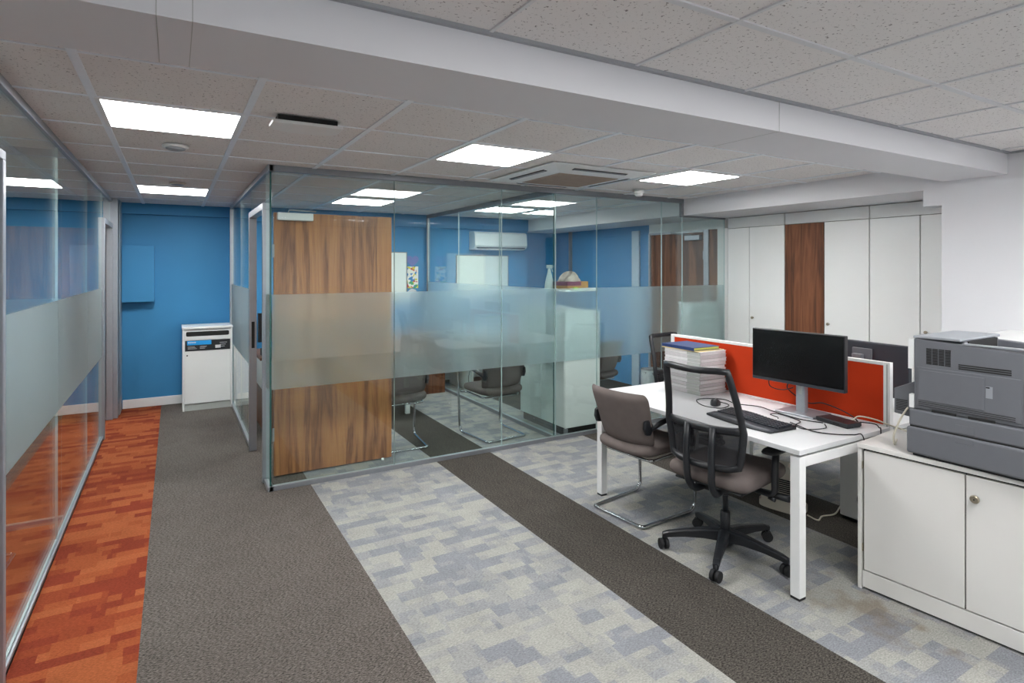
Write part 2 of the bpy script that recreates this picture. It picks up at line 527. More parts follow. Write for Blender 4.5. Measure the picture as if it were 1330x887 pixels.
# ceiling tracks: room in front of the beam and rooms behind it
b = MB()
WY = -1.70
for i in range(-6, 9):
    x = 0.255 + 0.6 * i
    if -3.6 < x < 4.6:
        b.box(x - 0.006, x + 0.006, WY, 1.615, CEIL - 0.006, CEIL + 0.001)
for j in range(-4, 1):
    y = 1.16 + 0.6 * j
    b.box(-3.6, 4.6, y - 0.012, y + 0.012, CEIL - 0.005, CEIL + 0.001)
struct('trim_1', b, 'track_near')
b = MB().box(-3.6, 4.6, 1.597, 1.616, CEIL - 0.012, CEIL + 0.001).box(4.592, 4.612, WY, 1.597, CEIL - 0.012, CEIL + 0.001)
struct('trim_14', b, 'track_edge')
b = MB()
for i in range(-6, 11):
    x = -0.3 + 0.6 * i
    if -3.6 < x < 4.75:
        b.box(x - 0.015, x + 0.015, 1.98, 7.9, CEIL - 0.006, CEIL + 0.001)
for j in range(-1, 9):
    y = 3.06 + 0.605 * j
    b.box(-3.6, 4.75, y - 0.006, y + 0.006, CEIL - 0.005, CEIL + 0.001)
struct('trim_2', b, 'track')

# beam across the room, bulkhead over the cupboards
b = MB().box(-3.6, 4.62, 1.615, 1.98, 2.20, CEIL)
beam = struct('trim_3', b, 'white_wall')
b = MB()
for x in (-0.036, 0.04, 2.30):
    b.box(x - 0.001, x + 0.001, 1.6140, 1.9808, 2.1993, CEIL)
bj = b.build('board_joint', 'grey_plinth', beam)
b = MB().box(4.73, 5.95, 1.98, 7.95, 2.165, CEIL)
struct('trim_4', b, 'white_wall')

# walls
b = MB().box(4.612, 4.75, -1.9, 1.985, 0, CEIL).box(4.612, 5.95, 1.90, 1.985, 0, CEIL)
b.box(4.612, 4.75, 1.984, 2.10, 2.035, 2.201)
struct('wall_right', b, 'white_wall')
b = MB().box(-3.7, 0.66, 7.92, 8.05, 0, CEIL)
b.box(-3.7, 0.66, 7.855, 7.925, 2.215, CEIL)
b.box(0.64, 4.74, 7.66, 8.05, 0, CEIL)
b.box(0.64, 4.74, 7.62, 7.67, 2.165, CEIL)
b.box(4.73, 6.0, 7.92, 8.05, 0, CEIL)
struct('wall_back', b, 'blue_wall')
b = MB().box(-3.7, -3.6, -1.95, 8.0, 0, CEIL)
struct('wall_left', b, 'white_wall')
WY = -1.70
b = MB().box(-3.7, -0.50, WY - 0.25, WY, 0, CEIL).box(1.35, 4.8, WY - 0.25, WY, 0, CEIL).box(-0.50, 1.35, WY - 0.25, WY, 0, 0.80).box(-0.50, 1.35, WY - 0.25, WY, 2.20, CEIL)
struct('wall_front', b, 'white_wall')
b = MB()
for (x0, x1, z0, z1) in ((-0.50, -0.45, 0.80, 2.20), (1.30, 1.35, 0.80, 2.20), (0.40, 0.45, 0.85, 2.15), (-0.45, 1.30, 0.80, 0.85), (-0.45, 1.30, 2.15, 2.20)):
    b.box(x0, x1, WY - 0.16, WY - 0.10, z0, z1)
wf = struct('window_101', b, 'white_metal')  # added unseen window behind the camera, lets sky light brighten the room
MB().box(-0.52, 1.37, WY - 0.10, WY + 0.04, 0.775, 0.799).build('window_sill', 'white_metal', wf, bevel=0.003)
pl = bpy.data.lights.new('window_portal', 'AREA'); pl.shape = 'RECTANGLE'; pl.size = 1.85; pl.size_y = 1.4; pl.cycles.is_portal = True  # portal for the sky light through the added window
po = bpy.data.objects.new('window_portal', pl); COL.objects.link(po); po.location = (0.425, WY - 0.06, 1.5); po.rotation_euler = (math.radians(90), 0, 0)
# wall inside the far office (blue) around the door in the cupboard line
b = MB().box(5.42, 5.6, 5.68, 7.93, 0, 2.17)
struct('wall_far_right', b, 'blue_wall')
b = MB().box(5.40, 5.6, 4.48, 5.69, 2.05, 2.17).box(5.40, 5.6, 4.44, 4.58, 0, 2.05)
struct('wall_door_side', b, 'white_mel')
b = MB().box(5.40, 5.6, 4.58, 4.70, 0, 2.048)
struct('trim_5', b, 'walnut_red')
b = MB().box(-0.50, 0.59, 7.905, 7.921, 0, 0.10)
struct('baseboard_back', b, 'white_metal', bevel=0.004)
b = MB().box(-3.6, -0.66, 7.905, 7.921, 0, 0.10)
struct('baseboard_far_left', b, 'white_metal', bevel=0.004)
b = MB().box(0.66, 4.70, 7.642, 7.661, 0, 0.10)
struct('baseboard_office', b, 'white_metal', bevel=0.004)
b = MB().box(4.594, 4.613, -1.69, 1.9, 0, 0.10)
struct('baseboard_right', b, 'white_metal', bevel=0.004)

# door in the cupboard wall of the far office
d = empty('door_1'); d['kind'] = 'structure'
MB().box(5.405, 5.445, 4.775, 5.66, 0.01, 2.025).build('door_leaf', 'walnut_red', d, bevel=0.002)
MB().box(5.385, 5.46, 4.70, 4.772, 0, 2.05).box(5.385, 5.46, 5.662, 5.69, 0, 2.05).box(5.385, 5.46, 4.772, 5.662, 2.028, 2.05).build('door_frame', 'alu', d, bevel=0.002)
cl = MB().box(5.345, 5.404, 4.80, 5.03, 1.93, 1.99).build('door_closer', 'alu', d, bevel=0.004)
MB().tube([(5.36, 4.93, 1.995), (5.25, 5.15, 2.02), (5.37, 5.27, 2.04)], 0.008, 6).build('closer_arm', 'alu_dark', cl)
MB().box(5.395, 5.404, 4.782, 4.79, 1.70, 1.80).box(5.395, 5.404, 4.782, 4.79, 0.2, 0.3).build('hinge', 'alu', d)

# ------------------------------------------------------------- glass walls
wn = [0]
def pane(axis, c, a, b_, z0, z1, t=0.012, frost=None, fside=1, edge='glass_joint', estart=None, eend=None):
    """one pane; axis 'Y': plane y=c spanning x a..b ; axis 'X': plane x=c spanning y a..b"""
    wn[0] += 1
    g = 0.0022
    mb = MB()
    s0, s1 = (1, 2)
    if axis == 'Y':
        fs = {'x-': 2 if estart else 1, 'x+': 2 if eend else 1, 'z-': 1, 'z+': 1, 'y-': 0, 'y+': 0}
        mb.box(a + g, b_ - g, c - t / 2, c + t / 2, z0, z1, face_slot=fs)
    else:
        fs = {'y-': 2 if estart else 1, 'y+': 2 if eend else 1, 'z-': 1, 'z+': 1, 'x-': 0, 'x+': 0}
        mb.box(c - t / 2, c + t / 2, a + g, b_ - g, z0, z1, face_slot=fs)
    o = struct('window_%d' % wn[0], mb, ['glass', edge, 'glass_edge'])
    if frost:
        f = MB(); o0 = c + fside * (t / 2 + 0.0005); o1 = c + fside * (t / 2 + 0.0025)
        if axis == 'Y': f.box(a + g + .001, b_ - g - .001, min(o0, o1), max(o0, o1), frost[0], frost[1])
        else: f.box(min(o0, o1), max(o0, o1), a + g + .001, b_ - g - .001, frost[0], frost[1])
        f.build('frosted_band', 'frost', o)
    return o

FR = (0.722, 1.408)
# front wall of the glass office (y = 4.475)
GY = 4.475
segs = [0.606, 1.52, 2.50, 3.075, 3.56, 4.42, 4.722]
for i in range(len(segs) - 1):
    pane('Y', GY, segs[i], segs[i + 1], 0.035, CEIL - 0.045, frost=FR, estart=(i == 0))
pane('Y', GY, 4.722, 5.39, 0.035, 2.165 - 0.02, frost=FR)
b = MB().box(0.588, 4.735, GY - 0.02, GY + 0.02, CEIL - 0.045, CEIL - 0.0).box(0.59, 4.4, GY - 0.02, GY + 0.02, 0, 0.034)
b.box(4.4, 5.395, GY - 0.02, GY + 0.02, 0, 0.034)
b.box(4.70, 4.729, GY - 0.02, GY + 0.02, 2.165, CEIL - 0.045)
b.box(4.70, 5.39, GY - 0.018, GY + 0.018, 2.146, 2.164)
struct('trim_6', b, 'alu_dark', bevel=0.002)
# left side of the office (x = 0.6)
GX = 0.60
pane('X', GX, 4.470, 4.655, 0.035, CEIL - 0.045, frost=FR, fside=-1, estart=True)
pane('X', GX, 4.66, 5.60, 2.09, CEIL - 0.045)
pane('X', GX, 5.60, 6.55, 0.035, CEIL - 0.045, frost=FR, fside=-1)
pane('X', GX, 6.55, 7.60, 0.035, CEIL - 0.045, frost=FR, fside=-1)
b = MB().box(GX - 0.02, GX + 0.02, GY - 0.02, 7.655, CEIL - 0.045, CEIL).box(GX - 0.02, GX + 0.02, GY - 0.02, 4.655, 0, 0.034)
b.box(GX - 0.02, GX + 0.02, 5.60, 7.655, 0, 0.034).box(GX - 0.025, GX + 0.025, 7.60, 7.655, 0, CEIL - 0.045)
struct('trim_7', b, 'alu', bevel=0.002)
d = empty('door_2'); d['kind'] = 'structure'
b = MB().box(GX - 0.03, GX + 0.03, 4.66, 4.70, 0, 2.035).box(GX - 0.03, GX + 0.03, 5.53, 5.598, 0, 2.035)
b.box(GX - 0.03, GX + 0.03, 4.66, 5.598, 2.035, 2.085).build('door_frame', 'alu', d, bevel=0.003)
MB().box(GX - 0.012, GX + 0.012, 5.524, 5.5295, 0.90, 1.13).build('strike_plate', 'dark_gap', d)
dl = MB().box(0.66, 1.585, 4.735, 4.779, 0.012, 2.025).build('door_leaf', 'walnut', d, bevel=0.0015)
cl = MB().box(0.68, 0.94, 4.68, 4.733, 1.965, 2.022).build('door_closer', 'white_metal', dl, bevel=0.004)
MB().tube([(0.76, 4.70, 2.024), (0.76, 4.66, 2.04), (0.96, 4.69, 2.038)], 0.007, 6).build('closer_arm', 'alu', cl)
for zz in (0.28, 1.68):
    MB().box(0.648, 0.662, 4.728, 4.736, zz, zz + 0.1).build('hinge', 'alu', dl)
MB().lathe([(0.0, 0), (0.012, 0.002), (0.014, 0.01), (0.012, 0.02), (0.0, 0.024)], (1.50, 4.71, 0.0), 12).build('door_stop', 'white_pl', d)
MB().lathe([(0.004, 0), (0.006, 0.003)], (0.95, 4.729, 1.05), 10, axis='Y').build('screw', 'dark_gap', dl)

# partition between the two glass offices (x = 3.075)
for a, c2 in ((4.50, 5.55), (5.55, 6.6), (6.6, 7.6)):
    pane('X', 3.075, a, c2, 0.035, CEIL - 0.045, frost=FR, fside=-1, estart=(a == 4.50))
b = MB().box(3.055, 3.095, 4.50, 7.62, CEIL - 0.045, CEIL).box(3.055, 3.095, 4.50, 7.62, 0, 0.034).box(3.055, 3.095, 7.60, 7.62, 0.03, CEIL - 0.045)
struct('trim_8', b, 'alu_dark', bevel=0.002)

# left glass wall (x = -0.59)
LX = -0.585
for a, c2 in ((2.905, 4.22), (4.22, 5.54), (5.54, 6.58)):
    pane('X', LX, a, c2, 0.035, CEIL - 0.045, frost=(0.775, 1.412), fside=1)
pane('X', LX, 6.60, 7.45, 2.075, CEIL - 0.045)
pane('X', LX, 2.02, 2.90, 2.05, CEIL - 0.045)
pane('X', LX, WY, 1.99, 0.035, 2.19, frost=(0.722, 1.408), fside=-1)
b = MB().box(LX - 0.018, LX + 0.018, 1.98, 7.455, CEIL - 0.04, CEIL).box(LX - 0.018, LX - 0.005, 2.905, 6.59, 0, 0.034).box(LX + 0.007, LX + 0.018, 2.905, 6.59, 0, 0.034).box(LX - 0.018, LX + 0.018, 2.905, 6.59, 0, 0.02)
b.box(LX - 0.018, LX + 0.018, WY, 2.0, 0, 0.034)
struct('trim_9', b, 'alu', bevel=0.002)
d = empty('door_3'); d['kind'] = 'structure'
b = MB().box(LX - 0.03, LX + 0.03, 6.585, 6.635, 0, 2.02).box(LX - 0.03, LX + 0.03, 7.41, 7.455, 0, 2.02)
b.box(LX - 0.03, LX + 0.03, 6.585, 7.455, 2.02, 2.07).build('door_frame', 'alu', d, bevel=0.003)
MB().box(LX - 0.012, LX + 0.012, 6.637, 6.642, 1.62, 1.72).build('hinge', 'alu_dark', d)
MB().box(-1.46, -0.62, 7.36, 7.405, 0.012, 2.01).build('door_leaf', 'walnut', d, bevel=0.002)
d = empty('door_4'); d['kind'] = 'structure'
b = MB().box(LX - 0.03, LX + 0.03, 2.86, 2.90, 0, 2.01).box(LX - 0.03, LX + 0.03, 2.0, 2.04, 0, 2.01)
b.box(LX - 0.03, LX + 0.03, 2.0, 2.90, 2.01, 2.045).build('door_frame', 'alu', d, bevel=0.003)
b = MB().box(-0.645, -0.515, 7.46, 7.904, 0, CEIL)
b.box(-0.512, -0.505, 7.60, 7.895, 0, CEIL)
struct('trim_10', b, 'alu', bevel=0.004)
# cross partition in the rooms on the left
pane('Y', 4.60, -3.55, -2.1, 0.035, CEIL - 0.045, frost=FR, fside=1)
pane('Y', 4.60, -2.1, -0.61, 0.035, CEIL - 0.045, frost=FR, fside=1)
b = MB().box(-3.6, -0.605, 4.58, 4.62, CEIL - 0.045, CEIL).box(-3.6, -0.605, 4.58, 4.62, 0, 0.034)
struct('trim_11', b, 'alu', bevel=0.002)
# boxed duct on the corridor end wall
b = MB().box(-0.502, -0.19, 7.79, 7.919, 1.215, 1.85)
o = b.build('wall_cupboard', 'blue_wall', bevel=0.003)
tag(o, 'blue painted flat box cupboard fixed on the blue end wall of the corridor', 'wall cupboard')
# dark pipe casing line on the blue wall in the far office
b = MB().box(5.385, 5.421, 7.42, 7.47, 0.0, 2.165)
struct('trim_12', b, 'alu_dark')
b = MB().box(5.395, 5.421, 5.88, 6.02, 0.0, 2.10)  # pale reflection in the glass, built as a coloured strip on the wall
struct('trim_13', b, 'pale_blue')

# ================================================================== CEILING THINGS
def light(x, y, label, w=0.595, d=0.595, group='lit square ceiling panels'):
    t = thing('ceiling_light', label, 'ceiling light', (x, y, CEIL), 0, group)
    fr = MB()
    e = 0.020
    for (x0, x1, y0, y1) in ((-w/2, w/2, -d/2, -d/2 + e), (-w/2, w/2, d/2 - e, d/2), (-w/2, -w/2 + e, -d/2 + e, d/2 - e), (w/2 - e, w/2, -d/2 + e, d/2 - e)):
        fr.box(x0, x1, y0, y1, -0.009, 0.0)
    fr.build('frame', 'white_metal', t)
    MB().box(-w/2 + e, w/2 - e, -d/2 + e, d/2 - e, -0.007, -0.001).build('diffuser', 'light', t)
    return t
light(0.0, 3.355, 'lit square ceiling panel in the corridor, the larger nearer one')
light(0.0, 6.40, 'lit square ceiling panel at the far end of the corridor, near the blue wall')
light(1.81, 3.365, 'lit square ceiling panel in front of the glass office, left of the ceiling air conditioner')
light(3.65, 3.39, 'lit square ceiling panel right of the ceiling air conditioner, in front of the glass')
light(1.82, 6.42, 'lit square ceiling panel inside the left glass office with the walnut door')
light(3.62, 6.42, 'lit square ceiling panel inside the right glass office, behind the inner partition')
light(-2.1, 3.36, 'lit square ceiling panel in the room behind the left glass wall, nearer the camera')
light(-2.1, 6.38, 'lit square ceiling panel in the room behind the left glass wall, farther back')
for (x, y) in ((1.155, 0.26), (2.355, 0.26), (3.555, 0.26)):  # added panels out of view, brighten the open office
    light(x, y, 'lit square ceiling panel over the open office in front of the beam')

def detector(x, y, r, h, label, m='white_pl'):
    t = thing('smoke_detector', label, 'smoke detector', (x, y, CEIL - 0.006))
    MB().lathe([(r, 0), (r, -h * 0.45), (r * 0.8, -h * 0.55)], (0, 0, 0)).build('base', m, t)
    MB().lathe([(r * 0.78, -h * 0.5), (r * 0.72, -h * 0.85), (r * 0.5, -h)], (0, 0, 0)).build('sensor_cap', 'prn_light' if r > 0.055 else m, t)
    return t
detector(0.01, 4.02, 0.07, 0.030, 'round white smoke detector on the corridor ceiling between the two lit panels')
detector(0.03, 5.80, 0.065, 0.022, 'flat cream round detector beside the far corridor ceiling panel', 'beige_pl')
detector(3.78, 4.12, 0.05, 0.06, 'small white smoke detector below the right ceiling panel at the glass')
detector(3.95, 6.05, 0.045, 0.05, 'small white detector on the ceiling inside the right glass office')

# slotted white box on the ceiling
t = thing('air_vent', 'white shallow ceiling box with one dark slot, right of the corridor light', 'air vent', (0.57, 3.04, CEIL - 0.006))
mb = MB()
far = [(0.165 * math.cos(a), 0.02 + 0.085 * math.sin(a)) for a in [PI * k / 12 for k in range(13)]]
mb.prism([(-0.165, -0.10), (0.165, -0.10)] + far, 'Z', -0.042, -0.026)
mb.build('body', 'white_pl', t, bevel=0.003)
mb = MB(); mb.box(-0.14, 0.14, -0.085, 0.0, -0.026, 0.0)
mb.build('slot', 'dark_gap', t)

# ceiling cassette air conditioner
t = thing('ceiling_air_conditioner', 'white four-way ceiling cassette air conditioner with brown grille', 'air conditioner', (2.735, 3.785, CEIL - 0.006))
w = 0.475
mb = MB(); mb.box(-w, w, -w, w, -0.010, 0)
def frustum(mb, w0, z0, w1, z1):
    A = [mb.bm.verts.new((x * w0, y * w0, z0)) for x, y in ((-1, -1), (1, -1), (1, 1), (-1, 1))]
    B = [mb.bm.verts.new((x * w1, y * w1, z1)) for x, y in ((-1, -1), (1, -1), (1, 1), (-1, 1))]
    mb.bm.faces.new(A); mb.bm.faces.new(B[::-1])
    for k in range(4): mb.bm.faces.new((A[k], B[k], B[(k + 1) % 4], A[(k + 1) % 4]))
frustum(mb, 0.462, -0.0095, 0.325, -0.034)
mb.build('fascia', 'white_pl', t, bevel=0.003)
mb = MB(); mb.box(-0.28, 0.28, -0.265, 0.265, -0.038, -0.0335)
g = mb.build('grille', 'grille', t)
mb = MB()
for i in range(27):
    y = -0.255 + i * 0.0193
    mb.box(-0.272, 0.272, y, y + 0.005, -0.0405, -0.0375)
mb.build('grille_slats', 'grille', g)
th = math.atan2(0.0245, 0.137)
for a in range(4):
    from mathutils import Euler
    rz = a * PI / 2
    def rp(x, y, z): return (x * math.cos(rz) - y * math.sin(rz), x * math.sin(rz) + y * math.cos(rz), z)
    mb = MB(); mb.rbox(rp(0, -0.395, -0.0222), (0.50, 0.034, 0.004), (-th, 0, 0) if a == 0 else ((th, 0, 0) if a == 2 else (0, 0, 0)))
    if a in (1, 3):
        mb = MB(); mb.rbox(rp(0, -0.395, -0.0222), (0.034, 0.50, 0.004), (0, -th if a == 1 else th, 0))
    sl = mb.build('air_slot', 'dark_gap', t)
    mb = MB()
    if a in (0, 2): mb.box(-0.245, 0.245, rp(0, -0.395, 0)[1] - 0.003, rp(0, -0.395, 0)[1] + 0.003, -0.029, -0.021)
    else: mb.box(rp(0, -0.395, 0)[0] - 0.003, rp(0, -0.395, 0)[0] + 0.003, -0.245, 0.245, -0.029, -0.021)
    mb.build('louvre', 'prn_light', sl)

# ================================================================== STORAGE WALL
def knob(parent, x, y, z, s=1.0):
    k = MB().lathe([(0.008 * s, 0.0), (0.008 * s, -0.012 * s), (0.013 * s, -0.016 * s), (0.014 * s, -0.026 * s), (0.008 * s, -0.030 * s)], (x, y, z), 14, axis='X').build('knob', 'brass', parent)
    return k
def cupboard(y0, y1, ysplit, label, lab_brown=None, knobs=(1, 0)):
    """tall cupboard, front in the plane x=5.40, between y0 (near) and y1 (far)"""
    t = thing('storage_cupboard', label, 'cupboard', (5.40, (y0 + y1) / 2, 0), 0, 'tall cupboards along the storage wall')
    c = (y0 + y1) / 2
    MB().box(0.024, 0.50, y0 - c + .001, y1 - c - .001, 0.0, 2.163).build('carcass', 'cup_gap', t)
    g = 0.0045
    for i, (a, bb) in enumerate(((y0, ysplit), (ysplit, y1))):
        m = 'walnut_red' if lab_brown == i else 'cup_white'
        dd = MB().box(0.002, 0.022, a - c + g, bb - c - g, 0.085, 2.040).build('door', m, t, bevel=0.0015)
        if lab_brown == i: dd['label'] = 'dark walnut door'
        if knobs[i] == 1: knob(dd, 0.002, bb - c - 0.05, 1.065)
        if knobs[i] == -1: knob(dd, 0.002, a - c + 0.05, 1.065)
    MB().box(0.002, 0.022, y0 - c + g, y1 - c - g, 2.046, 2.158).build('top_panel', 'cup_white', t, bevel=0.0015)
    MB().box(0.010, 0.023, y0 - c + g, y1 - c - g, 0.0, 0.08).build('plinth', 'cup_white', t)
    return t
cupboard(2.06, 2.894, 2.483, 'tall white two-door cupboard at the right end of the storage wall, beside the white wall', None, (1, 0))
cupboard(2.894, 3.731, 3.316, 'tall cupboard in the middle of the storage wall with one walnut door', 1, (1, 0))
cupboard(3.731, 4.44, 4.154, 'tall white two-door cupboard next to the glass wall end', None, (1, 0))

# ================================================================== CORRIDOR BIN UNIT
t = thing('recycling_bin_cabinet', 'white recycling bin cabinet with dark posting slot by the blue wall', 'recycling bin', (0.335, 7.42, 0))
mb = MB(); mb.box(-0.25, -0.232, 0.0, 0.40, 0, 0.915).box(0.232, 0.25, 0.0, 0.40, 0, 0.915).box(-0.232, 0.232, 0.38, 0.40, 0.02, 0.915).box(-0.232, 0.232, 0.02, 0.38, 0.06, 0.08)
mb.build('carcass', 'white_mel', t, bevel=0.0015)
MB().box(-0.256, 0.256, -0.012, 0.405, 0.916, 0.938).build('top', 'white_mel', t, bevel=0.002)
MB().box(-0.230, 0.230, 0.012, 0.026, 0.0, 0.075).build('plinth', 'grey_plinth', t)
dd = MB().box(-0.230, 0.230, 0.004, 0.020, 0.080, 0.790).build('door', 'white_mel', t, bevel=0.0015)
lab = MB().box(-0.226, 0.228, 0.0015, 0.0042, 0.668, 0.786).build('label', 'black_pl', dd)
MB().box(-0.205, 0.035, 0.0003, 0.0016, 0.735, 0.782).build('blue_strip', 'label_blue', lab)
mb = MB()
x = -0.195
for wd in (0.012, 0.009, 0.008, 0.010, 0.006, 0.009):
    mb.box(x, x + wd, -0.0004, 0.0004, 0.757, 0.771); x += wd + 0.004
mb.build('title_text', 'paper', lab)
mb = MB(); mb.box(0.075, 0.13, 0.0003, 0.0016, 0.690, 0.724)
mb.build('white_panel', 'paper', lab)
mb = MB()
for r_ in range(3):
    mb.box(0.12, 0.12 + 0.075 - 0.012 * r_, 0.0003, 0.0016, 0.748 - r_ * 0.022, 0.752 - r_ * 0.022)
for r_ in range(3):
    mb.box(-0.2, -0.13 + .01 * r_, 0.0003, 0.0016, 0.716 - r_ * 0.012, 0.719 - r_ * 0.012)
    mb.box(-0.08, -0.01 - .01 * r_, 0.0003, 0.0016, 0.716 - r_ * 0.012, 0.719 - r_ * 0.012)
mb.build('printed_text', 'paper', lab)
MB().lathe([(0.008, 0.003), (0.008, -0.003)], (-0.205, 0.003, 0.62), 14, axis='Y').build('lock', 'dark_gap', dd)
fl = MB().box(-0.230, 0.230, 0.004, 0.020, 0.795, 0.912).build('flap', 'white_mel', t, bevel=0.0015)
mb = MB()
pts = []
for (cx, cz, a0) in ((0.195, 0.865, -90), (0.195, 0.875, 0), (-0.195, 0.875, 90), (-0.195, 0.865, 180)):
    pass
rr = 0.014
cs = [(0.202, 0.833 + rr, -90), (0.202, 0.885 - rr, 0), (-0.202, 0.885 - rr, 90), (-0.202, 0.833 + rr, 180)]
for (cx, cz, a0) in cs:
    for k in range(5):
        a = math.radians(a0 + 90 * k / 4); pts.append((cx + rr * math.cos(a), cz + rr * math.sin(a)))
mb.prism(pts, 'Y', 0.0015, 0.0045)
mb.build('slot', 'dark_gap', fl)

# ================================================================== DESKS
def desk(name, loc, w, d, label, leg_sides, bar=True):
    """top from (0,0) to (w,d) local"""
    t = thing(name, label, 'desk', loc)
    MB().box(0, w, 0, d, 0.705, 0.730).build('desktop', 'desk_white', t, bevel=0.002)
    L = 0.05
    for yy in leg_sides:
        for xx in (0.015, w - 0.065):
            if xx > 0.1 : continue
            lg = MB().box(xx, xx + L, yy, yy + L, 0.012, 0.69).build('leg', 'white_metal', t, bevel=0.002)
            MB().box(xx + .001, xx + L - .001, yy + .001, yy + L - .001, 0, 0.012).build('foot', 'black_soft', lg)
        MB().box(0.065, w + 0.0, yy, yy + L, 0.64, 0.69).build('cross_beam', 'white_metal', t, bevel=0.002)
    MB().box(0.10, w - 0.1, leg_sides[0] + .01, leg_sides[0] + .03, 0.69, 0.705).build('spacer', 'grey_plinth', t)
    MB().box(0.10, w - 0.1, leg_sides[1] + .01, leg_sides[1] + .03, 0.69, 0.705).build('spacer', 'grey_plinth', t)
    MB().box(w - 0.22, w - 0.18, leg_sides[0] + L, leg_sides[1], 0.645, 0.685).box(0.25, 0.29, leg_sides[0] + L, leg_sides[1], 0.645, 0.685).build('frame_rail', 'white_metal', t)
    return t
dk = desk('office_desk', (2.575, 1.70, 0), 0.80, 1.56, 'white rectangular bench desk in front with monitor, keyboard and paper stack', (0.01, 1.50))
# far desk, mirrored
t = thing('office_desk', 'white bench desk behind the orange screen, mostly hidden', 'desk', (3.43, 1.70, 0))
MB().box(0, 0.80, 0, 1.57, 0.705, 0.730).build('desktop', 'desk_white', t, bevel=0.002)
for yy in (0.01, 1.50):
    lg = MB().box(0.735, 0.785, yy, yy + 0.05, 0.012, 0.69).build('leg', 'white_metal', t, bevel=0.002)
    MB().box(0.736, 0.784, yy + .001, yy + .049, 0, 0.012).build('foot', 'black_soft', lg)
    MB().box(0.0, 0.735, yy, yy + 0.05, 0.64, 0.69).build('cross_beam', 'white_metal', t, bevel=0.002)
MB().box(0.1, 0.7, 0.02, 0.04, 0.69, 0.705).build('spacer', 'grey_plinth', t)
MB().box(0.1, 0.7, 1.51, 1.53, 0.69, 0.705).build('spacer', 'grey_plinth', t)
MB().box(0.17, 0.21, 0.06, 1.50, 0.645, 0.685).build('frame_rail', 'white_metal', t)

t = thing('desk_screen', 'orange-red fabric desk screen in a white frame between the two desks', 'desk screen', (3.402, 1.705, 0))
MB().box(-0.012, 0.012, 0.035, 1.585, 0.735, 1.062).build('fabric_panel', 'orange_fab', t)
fr = MB()
fr.box(-0.016, 0.016, 0.0, 0.035, 0.55, 1.080).box(-0.016, 0.016, 1.585, 1.620, 0.55, 1.080).box(-0.016, 0.016, 0.035, 1.585, 1.062, 1.080).box(-0.016, 0.016, 0.035, 1.585, 0.60, 0.735)
fr.build('frame', 'white_metal', t, bevel=0.002)
MB().box(-0.0175, -0.0155, 0.012, 0.018, 0.56, 1.07).build('groove', 'grey_plinth', t)

# white ribbed cable column / pedestal under the far desk
t = thing('pedestal', 'white slim pedestal under the far desk, behind the desk cables', 'pedestal', (3.70, 1.74, 0))
MB().box(0, 0.42, 0, 0.42, 0.02, 0.60).build('body', 'white_metal', t, bevel=0.003)
MB().box(-0.016, -0.001, 0.005, 0.415, 0.03, 0.59).build('front', 'white_metal', t, bevel=0.002)
MB().box(0.01, 0.41, 0.01, 0.41, 0.0, 0.02).build('base', 'black_soft', t)

# ------------------------------------------------------------ monitor on desk
t = thing('monitor', 'black flat monitor on a silver stand, on the front desk', 'monitor', (3.235, 2.13, 0.731), math.radians(3))
# local: screen faces -x, width along y
sx = -0.05
MB().box(sx - 0.004, sx + 0.03, -0.285, 0.285, 0.175, 0.492).build('housing', 'black_pl', t, bevel=0.004)
sc = MB().box(sx - 0.006, sx - 0.0035, -0.279, 0.279, 0.195, 0.487).build('display', 'screen', t)
MB().box(sx - 0.0065, sx - 0.003, -0.281, 0.281, 0.177, 0.192).build('bottom_bezel', 'navy_pl', t)
st = MB().box(-0.005, 0.035, -0.028, 0.028, 0.008, 0.36).build('stand', 'alu', t, bevel=0.006)
st['label'] = 'silver stand'
MB().box(-0.0065, -0.004, -0.010, 0.010, 0.115, 0.16).build('cable_hole', 'grey_plinth', st)
MB().box(-0.075, 0.12, -0.12, 0.12, 0.0, 0.010).build('stand_base', 'alu', t, bevel=0.006)
# monitor of the far desk, seen from behind
t = thing('monitor', 'dark monitor seen from its back above the orange screen', 'monitor', (3.78, 2.06, 0.731), math.radians(-5))
MB().box(-0.02, 0.015, -0.285, 0.285, 0.085, 0.405).build('housing', 'navy_pl', t, bevel=0.006)
MB().box(0.015, 0.017, -0.28, 0.28, 0.1, 0.40).build('display', 'screen', t)
MB().box(-0.040, -0.02, -0.07, 0.05, 0.20, 0.365).build('bracket', 'prn', t, bevel=0.003)
MB().box(-0.075, -0.041, -0.03, 0.03, 0.008, 0.33).build('stand', 'alu_dark', t, bevel=0.003)
MB().box(-0.16, 0.06, -0.11, 0.11, 0.0, 0.010).build('stand_base', 'alu_dark', t, bevel=0.004)

# ------------------------------------------------------------ keyboard (local x to the right of the typist = -y)
t = thing('keyboard', 'black ergonomic keyboard with wrist rest on the front desk', 'keyboard', (2.81, 2.165, 0.731), math.radians(-90 - 4))
mb = MB()
def kb(u, v, w):
    x = -0.225 + 0.45 * u; y = -0.095 + 0.20 * v
    y -= 0.022 * (1 - (2 * u - 1) ** 2)
    z = 0.006 + 0.014 * v + 0.010 * math.exp(-((x + 0.04) / 0.12) ** 2)
    return (x, y, z if w == 0 else 0.0)
mb.grid(kb, 18, 6, 1.0); body = mb.build('body', 'black_pl', t, bevel=0.0)
mb = MB()
for r_ in range(6):
    n = 20
    for c_ in range(n):
        u = 0.03 + 0.94 * (c_ + 0.5) / n; v = 0.42 + 0.1 * r_
        x, y, z = kb(u, v, 0)
        mb.box(x - 0.0082, x + 0.0082, y - 0.0072, y + 0.0072, z, z + 0.008)
mb.build('keys', 'navy_pl', body)
